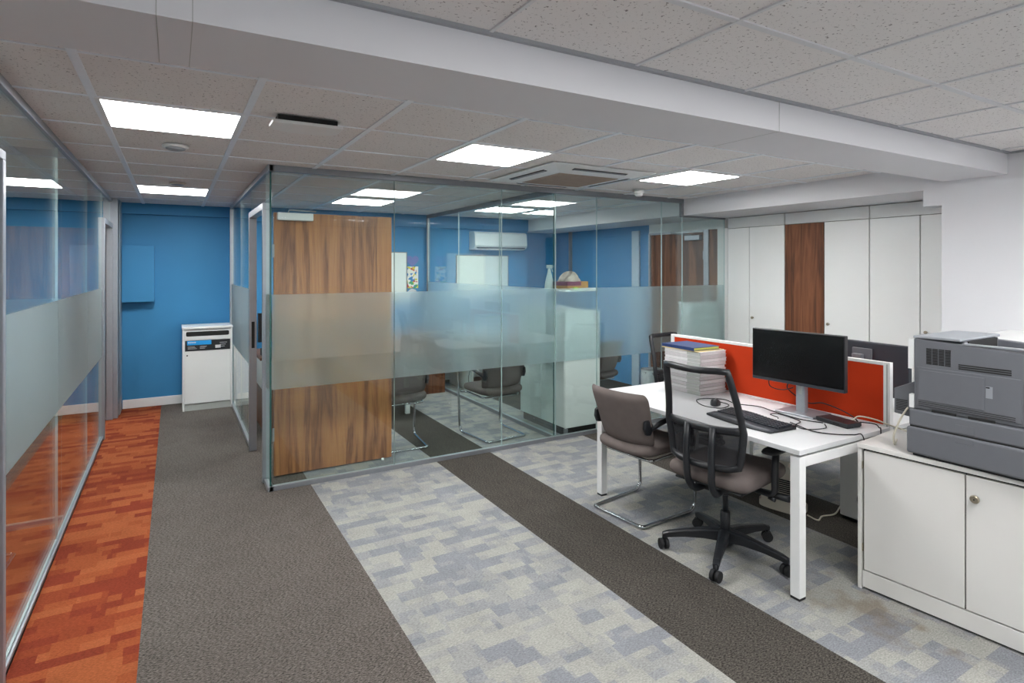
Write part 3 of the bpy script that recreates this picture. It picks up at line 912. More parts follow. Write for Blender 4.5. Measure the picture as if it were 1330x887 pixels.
mb = MB(); mb.grid(lambda u, v, w: (kb(u, v * 0.33, 0)[0], kb(u, v * 0.33, 0)[1], (kb(u, v * 0.33, 0)[2] + 0.003) if w == 0 else kb(u, v * 0.33, 0)[2]), 18, 2, 1.0)
mb.build('wrist_rest', 'navy_pl', body)
# ------------------------------------------------------------ mouse
t = thing('mouse', 'black computer mouse on the desk beyond the keyboard', 'computer mouse', (2.975, 2.54, 0.731), math.radians(-55))
mb = MB()
def ms(u, v, w):
    a = 2 * PI * u; r = math.sin(PI * 0.5 * v)
    x = 0.031 * r * math.cos(a) * (1 + 0.12 * math.sin(a)); y = 0.056 * r * math.sin(a)
    z = 0.038 * max(0, math.cos(PI * 0.5 * v)) ** 0.6 * (1 - 0.25 * math.sin(a) * r)
    return (x, y, z)
mb.grid(ms, 20, 8); mb.build('body', 'black_pl', t)
mb = MB(); mb.cyl((-0.004, 0.030, 0.031), (0.004, 0.030, 0.031), 0.006, 10); mb.build('scroll_wheel', 'grey_plinth', t)
# ------------------------------------------------------------ docking station
t = thing('docking_station', 'black flat docking box with cables on the near corner of the desk', 'docking station', (3.205, 1.885, 0.731), math.radians(-8))
MB().box(-0.055, 0.055, -0.10, 0.10, 0.004, 0.026).build('body', 'black_pl', t, bevel=0.004)
MB().box(-0.050, 0.050, -0.095, 0.095, 0.0, 0.004).build('base', 'black_soft', t)
MB().box(-0.0565, -0.054, -0.05, -0.012, 0.009, 0.018).build('port', 'dark_gap', t)

# ------------------------------------------------------------ paper stack
ords = ['lowest', 'second from the bottom', 'third from the bottom', 'fourth from the bottom', 'fifth from the bottom', 'sixth from the bottom', 'sixth from the top', 'fifth from the top', 'fourth from the top', 'third from the top', 'second from the top', 'topmost']
z = 0.731
hs = [0.027, 0.022, 0.024, 0.026, 0.023, 0.026, 0.025, 0.023, 0.026, 0.022, 0.025, 0.026]
proto = None
for i, h in enumerate(hs):
    jx, jy, jr = random.uniform(-.004, .004), random.uniform(-.005, .005), random.uniform(-.012, .012)
    t = thing('bound_document', 'white bound paper volume in the tall desk stack, ' + ords[i], 'document', (3.218 + jx, 2.932 + jy, z), jr, 'white bound volumes stacked on the desk')
    MB().box(-0.127, 0.127, -0.164, 0.164, 0.002, h - 0.003).build('pages', 'paper' if i % 2 else 'paper_g', t)
    MB().box(-0.130, 0.130, -0.167, 0.167, h - 0.0028, h - 0.0008).build('top_cover', 'paper', t)
    MB().box(-0.130, 0.130, -0.167, 0.167, 0.0, 0.002).box(-0.1310, -0.1272, -0.167, -0.05, 0.0021, h - .0029).build('bottom_cover', 'grey_plinth', t)
    z += h
t = tag(MB().box(-0.140, 0.125, -0.16, 0.175, 0, 0.004).build('folder', 'manila'), 'manila card folder on top of the white paper stack', 'folder')
t.location = (3.215, 2.935, z + 0.0005); z += 0.005
t = thing('book', 'dark blue book with yellow-green pages on top of the paper stack', 'book', (3.205, 2.945, z + 0.0005), math.radians(-3))
MB().box(-0.130, 0.115, -0.150, 0.165, 0, 0.003).box(-0.130, 0.115, -0.150, 0.165, 0.019, 0.022).box(-0.130, -0.126, -0.150, 0.165, 0.003, 0.019).build('cover', 'book_blue', t, bevel=0.001)
MB().box(-0.1255, 0.110, -0.146, 0.160, 0.0032, 0.0188).build('pages', 'yellow_page', t)

# ------------------------------------------------------------ cables
def cable(pts, label, r=0.0028, m='black_soft', seg=6):
    o = MB().tube(smooth_path(pts, 8), r, seg).build('cable', m)
    return tag(o, label, 'cable')
D = 0.7345
cable([(3.01, 2.565, D + .008), (3.05, 2.56, D), (3.03, 2.48, D), (2.92, 2.45, D), (2.88, 2.55, D), (2.96, 2.68, D), (3.06, 2.68, D), (3.13, 2.60, D), (3.10, 2.48, D), (3.16, 2.36, D), (3.13, 2.24, D), (3.10, 2.05, D), (3.135, 1.93, D)], 'thin black cable looping from the mouse across the desk past the monitor stand')
cable([(2.98, 2.10, D + .006), (3.03, 2.14, D), (3.05, 2.20, D + .0), (3.10, 2.18, D), (3.06, 2.02, D), (2.96, 1.98, D), (2.93, 1.90, D), (3.04, 1.86, D), (3.12, 1.91, D)], 'thin black cable coiled by the right end of the keyboard', 0.0026)
cable([(3.22, 2.16, 0.95), (3.27, 2.24, 0.86), (3.30, 2.13, 0.79), (3.32, 2.05, 0.80), (3.34, 1.96, 0.78), (3.30, 1.86, 0.765), (3.255, 1.80, 0.75)], 'black monitor cable hanging behind the stand down to the docking box', 0.0036)
cable([(3.215, 2.33, 0.915), (3.23, 2.33, 0.86), (3.26, 2.27, 0.845), (3.27, 2.20, 0.87)], 'short black cable looping out below the left part of the monitor', 0.003)
cable([(2.99, 2.03, D), (2.93, 1.86, D), (2.98, 1.76, D), (3.05, 1.712, D), (3.09, 1.688, 0.728), (3.12, 1.683, 0.60), (3.14, 1.683, 0.50), (3.03, 1.682, 0.42), (3.11, 1.684, 0.30), (3.35, 1.71, 0.16), (3.5, 1.74, 0.06), (3.6, 1.72, 0.006)], 'black cable dropping over the desk edge beside the white cabinet', 0.003)
cable([(3.262, 1.80, 0.752), (3.30, 1.74, 0.75), (3.29, 1.712, 0.738), (3.27, 1.692, 0.72), (3.26, 1.691, 0.5), (3.27, 1.71, 0.2), (3.3, 1.75, 0.006)], 'black cable going down behind the cabinet from the docking box', 0.003)
cable([(3.245, 1.83, 0.752), (3.29, 1.82, 0.775), (3.34, 1.76, 0.765), (3.375, 1.715, 0.745), (3.375, 1.66, 0.738), (3.36, 1.60, 0.733)], 'cream cable running along the foot of the orange screen', 0.004, 'cable_w')
cable([(3.14, 1.405, 0.98), (3.10, 1.44, 0.965), (3.045, 1.47, 0.90), (3.02, 1.50, 0.80), (3.06, 1.52, 0.735), (3.16, 1.56, 0.733)], 'cream cable hanging from the back of the printer to the cabinet top', 0.005, 'cable_w')
cable([(3.50, 2.26, 0.02), (3.52, 2.20, 0.006), (3.60, 2.22, 0.006), (3.70, 2.20, 0.006), (3.85, 2.25, 0.006)], 'white cable on the carpet running from the fan heater', 0.005, 'cable_w')

# ------------------------------------------------------------ fan heater
t = thing('fan_heater', 'small cream fan heater with side vents on the carpet under the desk', 'fan heater', (3.53, 2.45, 0), math.radians(12))
mb = MB()
def ht(u, v, w):
    a = 2 * PI * u
    rx = 0.085 + 0.0; ry = 0.135
    z = 0.02 + 0.27 * v
    s = 1 - 0.10 * v - (0.35 * max(0, v - 0.85) / 0.15 if v > 0.85 else 0)
    c_, s_ = math.cos(a), math.sin(a)
    e = 0.55
    return (rx * s * math.copysign(abs(c_) ** e, c_), ry * s * math.copysign(abs(s_) ** e, s_), z)
mb.grid(ht, 28, 10)
mb.box(-0.05, 0.05, -0.09, 0.09, 0.27, 0.2895)
mb.build('body', 'beige_pl', t)
mb = MB()
for i in range(11):
    z_ = 0.075 + i * 0.013
    mb.box(-0.0895, -0.078, -0.085, -0.005, z_, z_ + 0.006)
mb.build('vent_slots', 'dark_gap', t)
mb = MB(); mb.grid(lambda u, v, w: (ht(u, 0, 0)[0] * 1.10, ht(u, 0, 0)[1] * 1.06, 0.0 + 0.04 * v), 28, 1); mb.build('base', 'beige_pl', t)
mb = MB(); mb.lathe([(0.006, 0), (0.006, -0.004)], (-0.088, 0.03, 0.07), 10, axis='X'); mb.build('indicator', 'cardboard', t)

# ================================================================== LOW CABINET + PRINTER
RC = math.radians(5.2)
t = thing('low_cabinet', 'white low two-door office cabinet under the grey printer', 'cabinet', (2.965, 1.645, 0), RC)
# local: front face is x=0 plane facing -x ; extends to -y
Lc = 0.94; Dc = 0.46; Hc = 0.725
MB().box(-0.008, Dc, -Lc, 0.0, Hc - 0.022, Hc).build('top', 'cab_white', t, bevel=0.0015)
MB().box(0, Dc, -0.018, 0, 0.0, Hc - 0.022).box(0, Dc, -Lc, -Lc + 0.018, 0.0, Hc - 0.022).box(Dc - 0.012, Dc, -Lc + .018, -.018, 0.02, Hc - 0.022).box(0.03, Dc - 0.012, -Lc + .018, -.018, 0.1, 0.118).build('carcass', 'cab_white', t, bevel=0.001)
MB().box(0.004, 0.02, -Lc + 0.020, -0.021, 0.012, 0.093).build('plinth', 'cab_white', t, bevel=0.001)
MB().box(0.022, 0.03, -Lc + 0.019, -0.019, 0.0, Hc - 0.023).build('inner_shadow_strip', 'dark_gap', t)
dd = MB().box(0.003, 0.021, -0.440, -0.028, 0.100, Hc - 0.034).build('door', 'cab_white', t, bevel=0.0015)
for z_ in (0.19, 0.60):
    MB().box(0.001, 0.012, -0.025, -0.019, z_, z_ + 0.035).build('hinge', 'brass', dd)
dd = MB().box(0.003, 0.021, -0.916, -0.446, 0.100, Hc - 0.034).build('door', 'cab_white', t, bevel=0.0015)
kk = MB().lathe([(0.009, 0.003), (0.009, -0.010), (0.016, -0.013), (0.018, -0.022), (0.014, -0.028)], (0, -0.483, 0.60), 20, axis='X').build('knob', 'brass', dd)
MB().box(-0.0288, -0.0275, -0.485, -0.481, 0.597, 0.603).build('key_slot', 'dark_gap', kk)

t = thing('printer', 'large dark grey office laser printer on the white low cabinet', 'printer', (3.0, 1.405, Hc + 0.001), math.radians(1.0))
# local x depth, -y towards camera-right
PW = 0.62; PD = 0.42
# lower tray
lt = MB().box(-0.03, PD, -PW, 0.02, 0.012, 0.135).build('lower_tray', 'prn', t, bevel=0.010, bseg=3)
MB().box(-0.0315, -0.028, -0.245, -0.175, 0.105, 0.130).build('tray_grip', 'prn', lt, bevel=0.002)
MB().box(-0.01, PD - .02, -PW + .02, 0.0, 0.0, 0.012).build('foot', 'black_soft', t)
lt = MB().box(-0.022, PD, -PW, 0.012, 0.141, 0.215).build('upper_tray', 'prn', t, bevel=0.006)
MB().box(-0.0235, -0.021, -0.245, -0.175, 0.150, 0.185).build('tray_grip', 'prn', lt, bevel=0.002)
MB().box(-0.020, PD - .01, -PW + .01, 0.008, 0.134, 0.142).build('shadow_gap', 'dark_gap', t)
# main body with sloped top towards the front
poly = [(0.0, 0.218), (0.0, 0.545), (-PW + 0.12, 0.515), (-PW + 0.075, 0.50), (-PW, 0.455), (-PW, 0.218)]
mbp = MB(); mbp.prism(poly, 'X', 0.0, 0.035); mbp.prism(poly, 'X', PD - 0.035, PD)
mbp.box(0.035, PD - 0.035, -PW, 0.0, 0.218, 0.46)
mbp.box(0.035, PD - 0.035, -0.19, 0.0, 0.46, 0.545)
body = mbp.build('body', 'prn', t, bevel=0.004)
MB().box(0.0, PD, -0.185, 0.004, 0.546, 0.558).build('top_cover', 'prn_light', t, bevel=0.004)
MB().box(0.06, PD - 0.06, -0.194, -0.185, 0.50, 0.5455).build('output_slot', 'dark_gap', body)
MB().box(0.002, 0.030, -PW + 0.14, -0.19, 0.534, 0.540).build('top_rim', 'prn_light', body)
# side panel details (x=0 face)
mb = MB()
for gx in range(4):
    for gz in range(11):
        y_ = -0.052 - gx * 0.025
        z_ = 0.432 + gz * 0.0068
        mb.box(-0.002, 0.001, y_ - 0.021, y_, z_, z_ + 0.0042)
mb.build('side_vent', 'dark_gap', body)
mb = MB()
for gz in range(3):
    mb.box(-0.0015, 0.001, -0.365, -0.178, 0.425 + gz * 0.009, 0.430 + gz * 0.009)
mb.build('side_vent', 'dark_gap', body)
MB().box(-0.005, 0.0005, -0.40, -0.012, 0.232, 0.415).build('side_cover', 'prn', body, bevel=0.003)
sd = MB().box(-0.009, -0.004, -0.275, -0.022, 0.262, 0.402).build('side_door', 'prn', body, bevel=0.002)
mb = MB().box(-0.0065, -0.004, -0.303, -0.279, 0.318, 0.368)
mb.build('recess', 'prn_light', body)
mb = MB().box(-0.0075, -0.0045, -0.293, -0.280, 0.36, 0.366).build('recess_shadow', 'dark_gap', body)
mb = MB()
for gz in range(3):
    mb.box(-0.0062, -0.004, -0.38, -0.022, 0.236 + gz * 0.008, 0.2385 + gz * 0.008)
mb.build('groove', 'dark_gap', body)
MB().box(-0.006, 0.0, -0.170, -0.075, 0.206, 0.226).box(-0.006, 0.0, -0.31, -0.215, 0.206, 0.226).build('lower_slot', 'dark_gap', body)
# rear corner: white strip, rear tray cheek
MB().box(0.003, 0.03, 0.001, 0.026, 0.40, 0.54).box(0.003, 0.03, 0.001, 0.022, 0.218, 0.28).build('rear_strip', 'white_pl', t)
mb = MB(); mb.prism([(0.0, 0.155), (0.115, 0.165), (0.115, 0.285), (0.0, 0.345)], 'X', 0.06, 0.075)
rt = mb.build('rear_tray_side', 'prn', t, bevel=0.003)
mb = MB(); mb.box(0.075, PD - .05, 0.018, 0.115, 0.165, 0.19); mb.build('rear_tray', 'prn', t)
mb = MB()
for gz in range(7):
    mb.box(0.0585, 0.0602, 0.055, 0.105, 0.183 + gz * 0.008, 0.187 + gz * 0.008)
mb.build('fan_grille', 'dark_gap', rt)
# white shelf unit against the right wall
t = thing('shelf_unit', 'white tall shelf unit against the right wall behind the printer', 'shelf unit', (3.95, 1.27, 0))
MB().box(0, 0.655, 0.0, 0.33, 1.17, 1.205).build('top', 'white_mel', t, bevel=0.002)
MB().box(0.02, 0.04, 0.02, 0.32, 0, 1.17).box(0.60, 0.62, 0.02, 0.32, 0, 1.17).box(0.04, 0.60, 0.31, 0.32, 0, 1.17).box(0.04, 0.6, 0.03, 0.31, 0.05, 0.07).box(0.04, 0.6, 0.03, 0.31, 0.6, 0.62).build('carcass', 'white_mel', t)

# ================================================================== CHAIRS
def cushion(mb, w, d, h, z0, round_=0.5, dip=0.0, yc=0.0, wf=1.0, slot=None, kx=0.32):
    """rounded cushion: superellipse plan"""
    nu, nv = 36, 12
    def f(u, v, t_):
        a = 2 * PI * u
        c_, s_ = math.cos(a), math.sin(a)
        e = round_
        px = math.copysign(abs(c_) ** e, c_) * w / 2; py = math.copysign(abs(s_) ** e, s_) * d / 2
        # v from 0 bottom centre to 1 top centre
        ph = -PI / 2 + PI * v
        k = math.cos(ph) ** kx if abs(ph) < PI / 2 - 1e-6 else 0.0
        zz = math.copysign(abs(math.sin(ph)) ** 0.8, math.sin(ph)) * h / 2
        zz -= dip * (1 - k) * 0 + 0.0
        fx = 1 + (wf - 1) * (py / d + 0.5)
        q = (py / d)
        return (px * k * fx, yc + py * k, z0 + h / 2 + zz + dip * ((px * k / (w / 2)) ** 2) - 0.05 * h * 0)
    mb.grid(f, nu, nv, slot=slot)

def make_visitor_chair(name, label, fab='grey_fab'):
    t = thing(name, label, 'chair', (0, 0, 0), 0, 'upholstered cantilever visitor chairs')
    r = 0.011
    # continuous chrome cantilever frame (x is sideways, +y is where the sitter faces)
    path = [(-0.222, -0.17, 0.615), (-0.258, 0.02, 0.665), (-0.256, 0.235, 0.640), (-0.232, 0.235, 0.05), (-0.232, 0.20, 0.0125), (-0.21, -0.235, 0.0125), (-0.195, -0.25, 0.0125),
            (0.195, -0.25, 0.0125), (0.21, -0.235, 0.0125), (0.232, 0.20, 0.0125), (0.232, 0.235, 0.05), (0.256, 0.235, 0.640), (0.258, 0.02, 0.665), (0.222, -0.17, 0.615)]
    MB().tube(path, r, 10, fillet=0.05, fseg=5).build('frame', 'chrome', t)
    MB().tube([(-0.245, 0.20, 0.405), (-0.20, 0.16, 0.405), (-0.20, -0.16, 0.395), (0.20, -0.16, 0.395), (0.20, 0.16, 0.405), (0.245, 0.20, 0.405)], 0.009, 8, fillet=0.04).build('seat_frame', 'chrome', t)
    mb = MB(); cushion(mb, 0.47, 0.47, 0.085, 0.405, 0.42, dip=0.012, yc=0.0); mb.build('seat', fab, t)
    def back(u, v, th):
        hw = 0.214 + 0.036 * v
        edge = 1 - 0.10 * max(0, (v - 0.9) / 0.1) ** 2 - 0.16 * max(0, (0.15 - v) / 0.15) ** 2
        x = (2 * u - 1) * hw * edge
        z_ = 0.465 + 0.36 * v
        y = -0.205 - 0.035 * v - 0.05 * v * v + 0.045 * (2 * u - 1) ** 2 + (0.03 * (1 - v) ** 3)
        k = (1 - (2 * u - 1) ** 8) * (1 - (2 * v - 1) ** 8)
        y -= (th / 2) * (1 if th > 0 else 0) * k
        y += 0.022 * k if th == 0 else 0
        return (x, y, z_)
    mb = MB(); mb.grid(back, 20, 16, 0.065); mb.build('backrest', fab, t, subsurf=1)
    for s in (-1, 1):
        arm = MB().tube([(s * 0.218, -0.185, 0.605), (s * 0.236, -0.09, 0.640), (s * 0.258, 0.02, 0.667), (s * 0.257, 0.18, 0.668), (s * 0.256, 0.225, 0.63)], 0.0165, 10, fillet=0.04).build('armrest', 'black_pl', t)
        mb = MB(); mb.prism([(-0.232, 0.655), (-0.192, 0.672), (-0.165, 0.63), (-0.17, 0.59), (-0.185, 0.565), (-0.22, 0.57), (-0.238, 0.61)], 'X', s * 0.200, s * 0.224)
        mb.build('arm_bracket', 'black_pl', arm, bevel=0.006)
    return t

vc = make_visitor_chair('visitor_chair', 'grey cantilever visitor chair pulled up to the front desk, beside the mesh chair')
vc.location = (2.70, 2.90, 0); vc.rotation_euler[2] = math.radians(-90 + 6)
vc2 = copy_tree(vc); vc2.location = (2.66, 4.935, 0); vc2.rotation_euler[2] = math.radians(4)
vc2['label'] = 'grey cantilever chair behind the front glass, fully seen, right of the walnut door'
vc3 = copy_tree(vc); vc3.location = (1.755, 5.09, 0); vc3.rotation_euler[2] = math.radians(-3)
vc3['label'] = 'grey cantilever chair behind the glass, half hidden by the walnut door'
vc4 = copy_tree(vc); vc4.location = (3.99, 5.10, 0); vc4.rotation_euler[2] = math.radians(3)
vc4['label'] = 'grey cantilever chair in the right glass office, behind the end of the front desk'

def make_task_chair(name, label, dz=0.0, spoke0=-4.0):
    t = thing(name, label, 'chair', (0, 0, 0), 0, 'black mesh-backed task chairs')
    # star base
    mb = MB()
    angs = [math.radians(spoke0 + 72 * k) for k in range(5)]
    mb.lathe([(0.030, 0.045), (0.040, 0.06), (0.045, 0.10), (0.040, 0.135), (0.028, 0.14)], (0, 0, 0), 20)
    star = mb.build('star_base', 'black_pl', t)
    for a in angs:
        dx, dy = math.cos(a), math.sin(a)
        mb = MB()
        rings = []
        for (rr, zt, zb, wd) in ((0.03, 0.142, 0.075, 0.030), (0.12, 0.136, 0.082, 0.026), (0.22, 0.120, 0.080, 0.022), (0.31, 0.104, 0.070, 0.019), (0.342, 0.092, 0.062, 0.017)):
            px_, py_ = -dy, dx
            rings.append([mb.bm.verts.new((dx * rr + px_ * s * wd * q, dy * rr + py_ * s * wd * q, z_)) for (s, z_, q) in ((-1, zb, .8), (1, zb, .8), (1, zt - .006, 1), (0.5, zt, 1), (-0.5, zt, 1), (-1, zt - .006, 1))])
        for A, B in zip(rings, rings[1:]):
            for k in range(6):
                mb.bm.faces.new((A[k], A[(k + 1) % 6], B[(k + 1) % 6], B[k]))
        mb.bm.faces.new(rings[0][::-1]); mb.bm.faces.new(rings[-1])
        mb.build('spoke', 'black_pl', star, bevel=0.003)
    for k, a in enumerate(angs):
        dx, dy = math.cos(a), math.sin(a)
        cx, cy = dx * 0.335, dy * 0.335
        ra = a + [0.9, -0.7, 0.3, 1.2, -0.4][k]
        ax = Vector((math.cos(ra), math.sin(ra), 0))
        mb = MB()
        c = Vector((cx, cy, 0.029)) 
        for s in (-1, 1):
            mb.cyl(c + ax * s * 0.005, c + ax * s * 0.025, 0.029, 20)
        caster = mb.build('caster', 'black_soft', t, bevel=0.003)
        mb = MB(); mb.cyl((cx, cy, 0.045), (cx, cy, 0.085), 0.009, 10); mb.cyl(c - ax * 0.02, c + ax * 0.02, 0.012, 12)
        mb.build('caster_stem', 'black_pl', caster)
    MB().lathe([(0.027, 0.07), (0.027, 0.235), (0.022, 0.24)], (0, 0, 0), 18).lathe([(0.015, 0.23), (0.015, 0.40 + dz)], (0, 0, 0), 16).build('gas_column', 'black_pl', t)
    # mechanism
    mech = MB().box(-0.085, 0.085, -0.14, 0.10, 0.375 + dz, 0.425 + dz).build('tilt_mechanism', 'black_pl', t, bevel=0.015, bseg=3)
    MB().tube([(0.08, 0.02, 0.39 + dz), (0.22, 0.03, 0.385 + dz), (0.25, 0.03, 0.375 + dz)], 0.006, 8).tube([(0.235, 0.03, 0.378 + dz), (0.27, 0.03, 0.37 + dz)], 0.012, 8).build('lever', 'black_pl', mech)
    mb = MB(); cushion(mb, 0.49, 0.48, 0.090, 0.428 + dz, 0.24, dip=0.004, yc=0.02, kx=0.2); mb.build('seat', 'grey_fab', t)
    MB().box(-0.20, 0.20, -0.19, 0.22, 0.418 + dz, 0.434 + dz).build('seat_pan', 'black_pl', t, bevel=0.01)
    # back frame profile
    def prof_y(z_):
        q = (z_ - 0.52) / 0.56
        return -0.235 - 0.035 * math.sin(PI * min(1, max(0, q * 1.1))) * -0.6 - 0.085 * q ** 1.6 - 0.012
    def hw(z_):
        q = (z_ - 0.52) / 0.56
        if q < 0.42: return 0.190 + 0.033 * (q / 0.42)
        return 0.223 - 0.042 * ((q - 0.42) / 0.58)
    def P(s, z_, inn=0.0):
        return Vector((s * (hw(z_) - inn), prof_y(z_) + 0.035 * abs(s) ** 2, z_ + dz))
    path = []
    zs = [0.572, 0.60, 0.64, 0.70, 0.755, 0.82, 0.90, 0.98, 1.04, 1.072]
    for z_ in zs: path.append(P(-1, z_))
    n = 8
    for k in range(1, n):
        s = -1 + 2 * k / n; path.append(Vector((s * hw(1.08), prof_y(1.08) + 0.035 * s * s, 1.078 - 0.008 * (1 - s * s) + dz)))
    for z_ in reversed(zs): path.append(P(1, z_))
    for k in range(1, n):
        s = 1 - 2 * k / n; path.append(Vector((s * hw(0.565), prof_y(0.565) + 0.035 * s * s, 0.562 - 0.012 * (1 - s * s) + dz)))
    fr = MB().tube(path, 0.019, 8, closed=True, flat=(1.0, 1.0)).build('back_frame', 'black_pl', t)
    mid = []
    for k in range(11):
        s = -1 + 2 * k / 10
        mid.append(Vector((s * hw(0.76), prof_y(0.76) + 0.035 * s * s - 0.004, 0.765 - 0.012 * (1 - s * s) + dz)))
    MB().tube(mid, 0.021, 8, flat=(1.0, 0.5)).build('lumbar_bar', 'black_pl', fr)
    def msh(u, v, w, lo=0.53, hi=1.072):
        z_ = lo + (hi - lo) * v; s = 2 * u - 1
        return (s * (hw(z_) - 0.006), prof_y(z_) + 0.035 * s * s, z_ + dz)
    mb = MB(); mb.grid(lambda u, v, w: msh(u, v, w, 0.765, 1.072), 12, 12); mb.build('mesh_back', 'mesh', t)
    mb = MB(); mb.grid(lambda u, v, w: msh(u, v, w, 0.565, 0.76), 12, 8); mb.build('mesh_lower_back', 'mesh_d', t)
    for s in (-1, 1):
        MB().tube([(s * 0.075, prof_y(0.76) - 0.006, 0.765 + dz), (s * 0.075, prof_y(0.60) - 0.030, 0.62 + dz), (s * 0.072, -0.262, 0.46 + dz), (s * 0.065, -0.215, 0.395 + dz), (s * 0.05, -0.10, 0.395 + dz)], 0.020, 8, fillet=0.06, flat=(0.9, 1.0)).build('back_upright', 'black_pl', fr)
    for s in (-1, 1):
        x = s * 0.285
        ar = MB().tube([(s * 0.12, 0.0, 0.412 + dz), (s * 0.26, 0.0, 0.405 + dz), (x, -0.005, 0.43 + dz), (x, -0.01, 0.52 + dz), (x, 0.005, 0.638 + dz)], 0.022, 8, fillet=0.04, flat=(0.65, 1.15)).build('armrest', 'black_pl', t)
        mb = MB()
        def padf(u, v, w):
            a = 2 * PI * u; c_, s_ = math.cos(a), math.sin(a); ph = -PI / 2 + PI * v
            k = math.cos(ph) ** 0.4 if abs(ph) < PI / 2 - 1e-6 else 0
            return (x + 0.045 * math.copysign(abs(c_) ** .6, c_) * k, 0.02 + 0.125 * math.copysign(abs(s_) ** .6, s_) * k, 0.648 + dz + 0.014 * math.sin(ph))
        mb.grid(padf, 20, 6); mb.build('arm_pad', 'black_soft', ar)
        mb = MB(); mb.cyl((s * 0.20, 0.04, 0.392 + dz), (s * 0.335, 0.045, 0.392 + dz), 0.018, 12); mb.build('adjust_knob', 'black_pl', ar)
    return t
tc1 = make_task_chair('task_chair', 'black mesh-back swivel chair with grey seat at the front desk, its back to the camera', 0.0, spoke0=-4 + 90 - 10)
tc1.location = (2.675, 2.215, 0); tc1.rotation_euler[2] = math.radians(-90 + 10)
tc2 = make_task_chair('task_chair', 'black mesh-back chair at the far end of the desks, mostly hidden behind the paper stack', -0.09, spoke0=20)
tc2.location = (3.93, 3.62, 0); tc2.rotation_euler[2] = math.radians(180 + 8)

# ================================================================== GLASS OFFICE FURNITURE
# white cabinet behind the front glass, along the partition
t = thing('tall_cabinet', 'white waist-high cabinet inside the right glass office beside the inner partition', 'cabinet', (3.20, 4.492, 0))
MB().box(0, 0.415, 0.0, 0.82, 0.080, 1.160).build('body', 'white_mel', t, bevel=0.003)
MB().box(-0.005, 0.42, -0.003, 0.825, 1.161, 1.184).build('top', 'white_mel', t, bevel=0.002)
MB().box(0.02, 0.395, 0.03, 0.79, 0.0, 0.074).build('plinth', 'dark_gap', t)
for x_ in (-0.0045,):
    for k in range(2):
        MB().box(-0.006, -0.001, 0.01 + 0.405 * k, 0.405 + 0.405 * k, 0.085, 1.155).build('side_panel', 'white_mel', t)
for (x_, y_) in ((0.0, 0.0), (0.385, 0.0)):
    MB().box(x_, x_ + 0.03, y_, y_ + 0.03, 0.0, 0.0745).build('foot', 'alu_dark', t)
# riser shelf on wire legs with items
t = thing('riser_shelf', 'small white shelf on curved wire legs on top of the white office cabinet', 'shelf', (3.235, 4.503, 1.185))
MB().box(-0.02, 0.37, 0.0, 0.42, 0.185, 0.205).build('shelf_board', 'white_mel', t, bevel=0.002)
for y_ in (0.05, 0.37):
    MB().tube([(0.08, y_, 0.004), (0.12, y_, 0.10), (0.14, y_, 0.184)], 0.005, 6).build('wire_leg', 'alu_dark', t)
    MB().tube([(0.30, y_, 0.004), (0.28, y_, 0.10), (0.25, y_, 0.184)], 0.005, 6).build('wire_leg', 'alu_dark', t)
RZ = 1.185 + 0.206
t = thing('spray_bottle', 'white spray bottle standing above the frosted band left of the bag', 'spray bottle', (3.275, 4.875, RZ), math.radians(20))
MB().lathe([(0.046, 0.0), (0.048, 0.012), (0.044, 0.05), (0.028, 0.13), (0.016, 0.18), (0.013, 0.205)], (0, 0, 0), 20).build('bottle', 'white_pl', t)
MB().box(-0.012, 0.012, -0.035, 0.03, 0.206, 0.240).box(-0.006, 0.006, -0.06, -0.035, 0.217, 0.232).rbox((0, -0.035, 0.19), (0.006, 0.008, 0.045), (-0.35, 0, 0)).build('trigger_head', 'white_pl', t, bevel=0.003)
t = thing('storage_box', 'plum and brown cardboard box under the grey bag on the shelf', 'box', (3.375, 4.70, RZ), 0.1)
MB().box(-0.09, 0.09, -0.10, 0.12, 0.0, 0.035).build('box_body', 'cardboard', t)
MB().box(-0.092, 0.088, -0.102, 0.118, 0.036, 0.075).build('lid', 'purple', t)
t = tag(MB().box(-0.06, 0.06, -0.07, 0.07, 0, 0.075).build('cardboard_box', 'cardboard', bevel=0.002), 'small brown cardboard box right of the crumpled bag on the shelf', 'box')
t.location = (3.535, 4.72, RZ)
mb = MB()
def bg(u, v, w):
    a = 2 * PI * u; ph = PI * 0.5 * v
    r = math.sin(ph); nz = 1 + 0.22 * math.sin(3 * a + 1) + 0.14 * math.sin(7 * a + 2 * v * 4)
    return (0.105 * r * math.cos(a) * nz, 0.09 * r * math.sin(a) * nz, 0.085 * math.cos(ph) ** 1.1 * (1 + 0.22 * math.sin(5 * a + 9 * v)) if v < 1 else 0)
mb.grid(bg, 30, 10); t = mb.build('plastic_bag', 'bag'); t.location = (3.40, 4.70, RZ + 0.076)
tag(t, 'crumpled grey-beige bag lying on top of the boxes on the shelf', 'bag')
t = tag(MB().box(-0.10, 0.10, -0.05, 0.07, 0, 0.012).build('paper_pile', 'paper', bevel=0.001), 'white papers on the small shelf above the office cabinet', 'papers')
t.location = (3.50, 4.56, RZ)
t = tag(MB().box(-0.02, 0.02, -0.015, 0.015, 0, 0.022).build('sticky_note_pad', 'green', bevel=0.001), 'lime green pad beside the papers on the small shelf', 'note pad')
t.location = (3.36, 4.55, RZ)

# white low unit right behind the far right end of the glass
t = thing('side_cabinet', 'white low cabinet touching the frosted glass next to the storage wall', 'cabinet', (4.86, 4.495, 0))
MB().box(0, 0.45, 0.0, 0.16, 0.05, 1.20).build('body', 'white_mel', t, bevel=0.002)
MB().box(-0.004, 0.454, -0.001, 0.165, 1.2005, 1.22).build('top', 'white_mel', t)
MB().box(0.01, 0.44, 0.01, 0.15, 0, 0.05).build('plinth', 'grey_plinth', t)

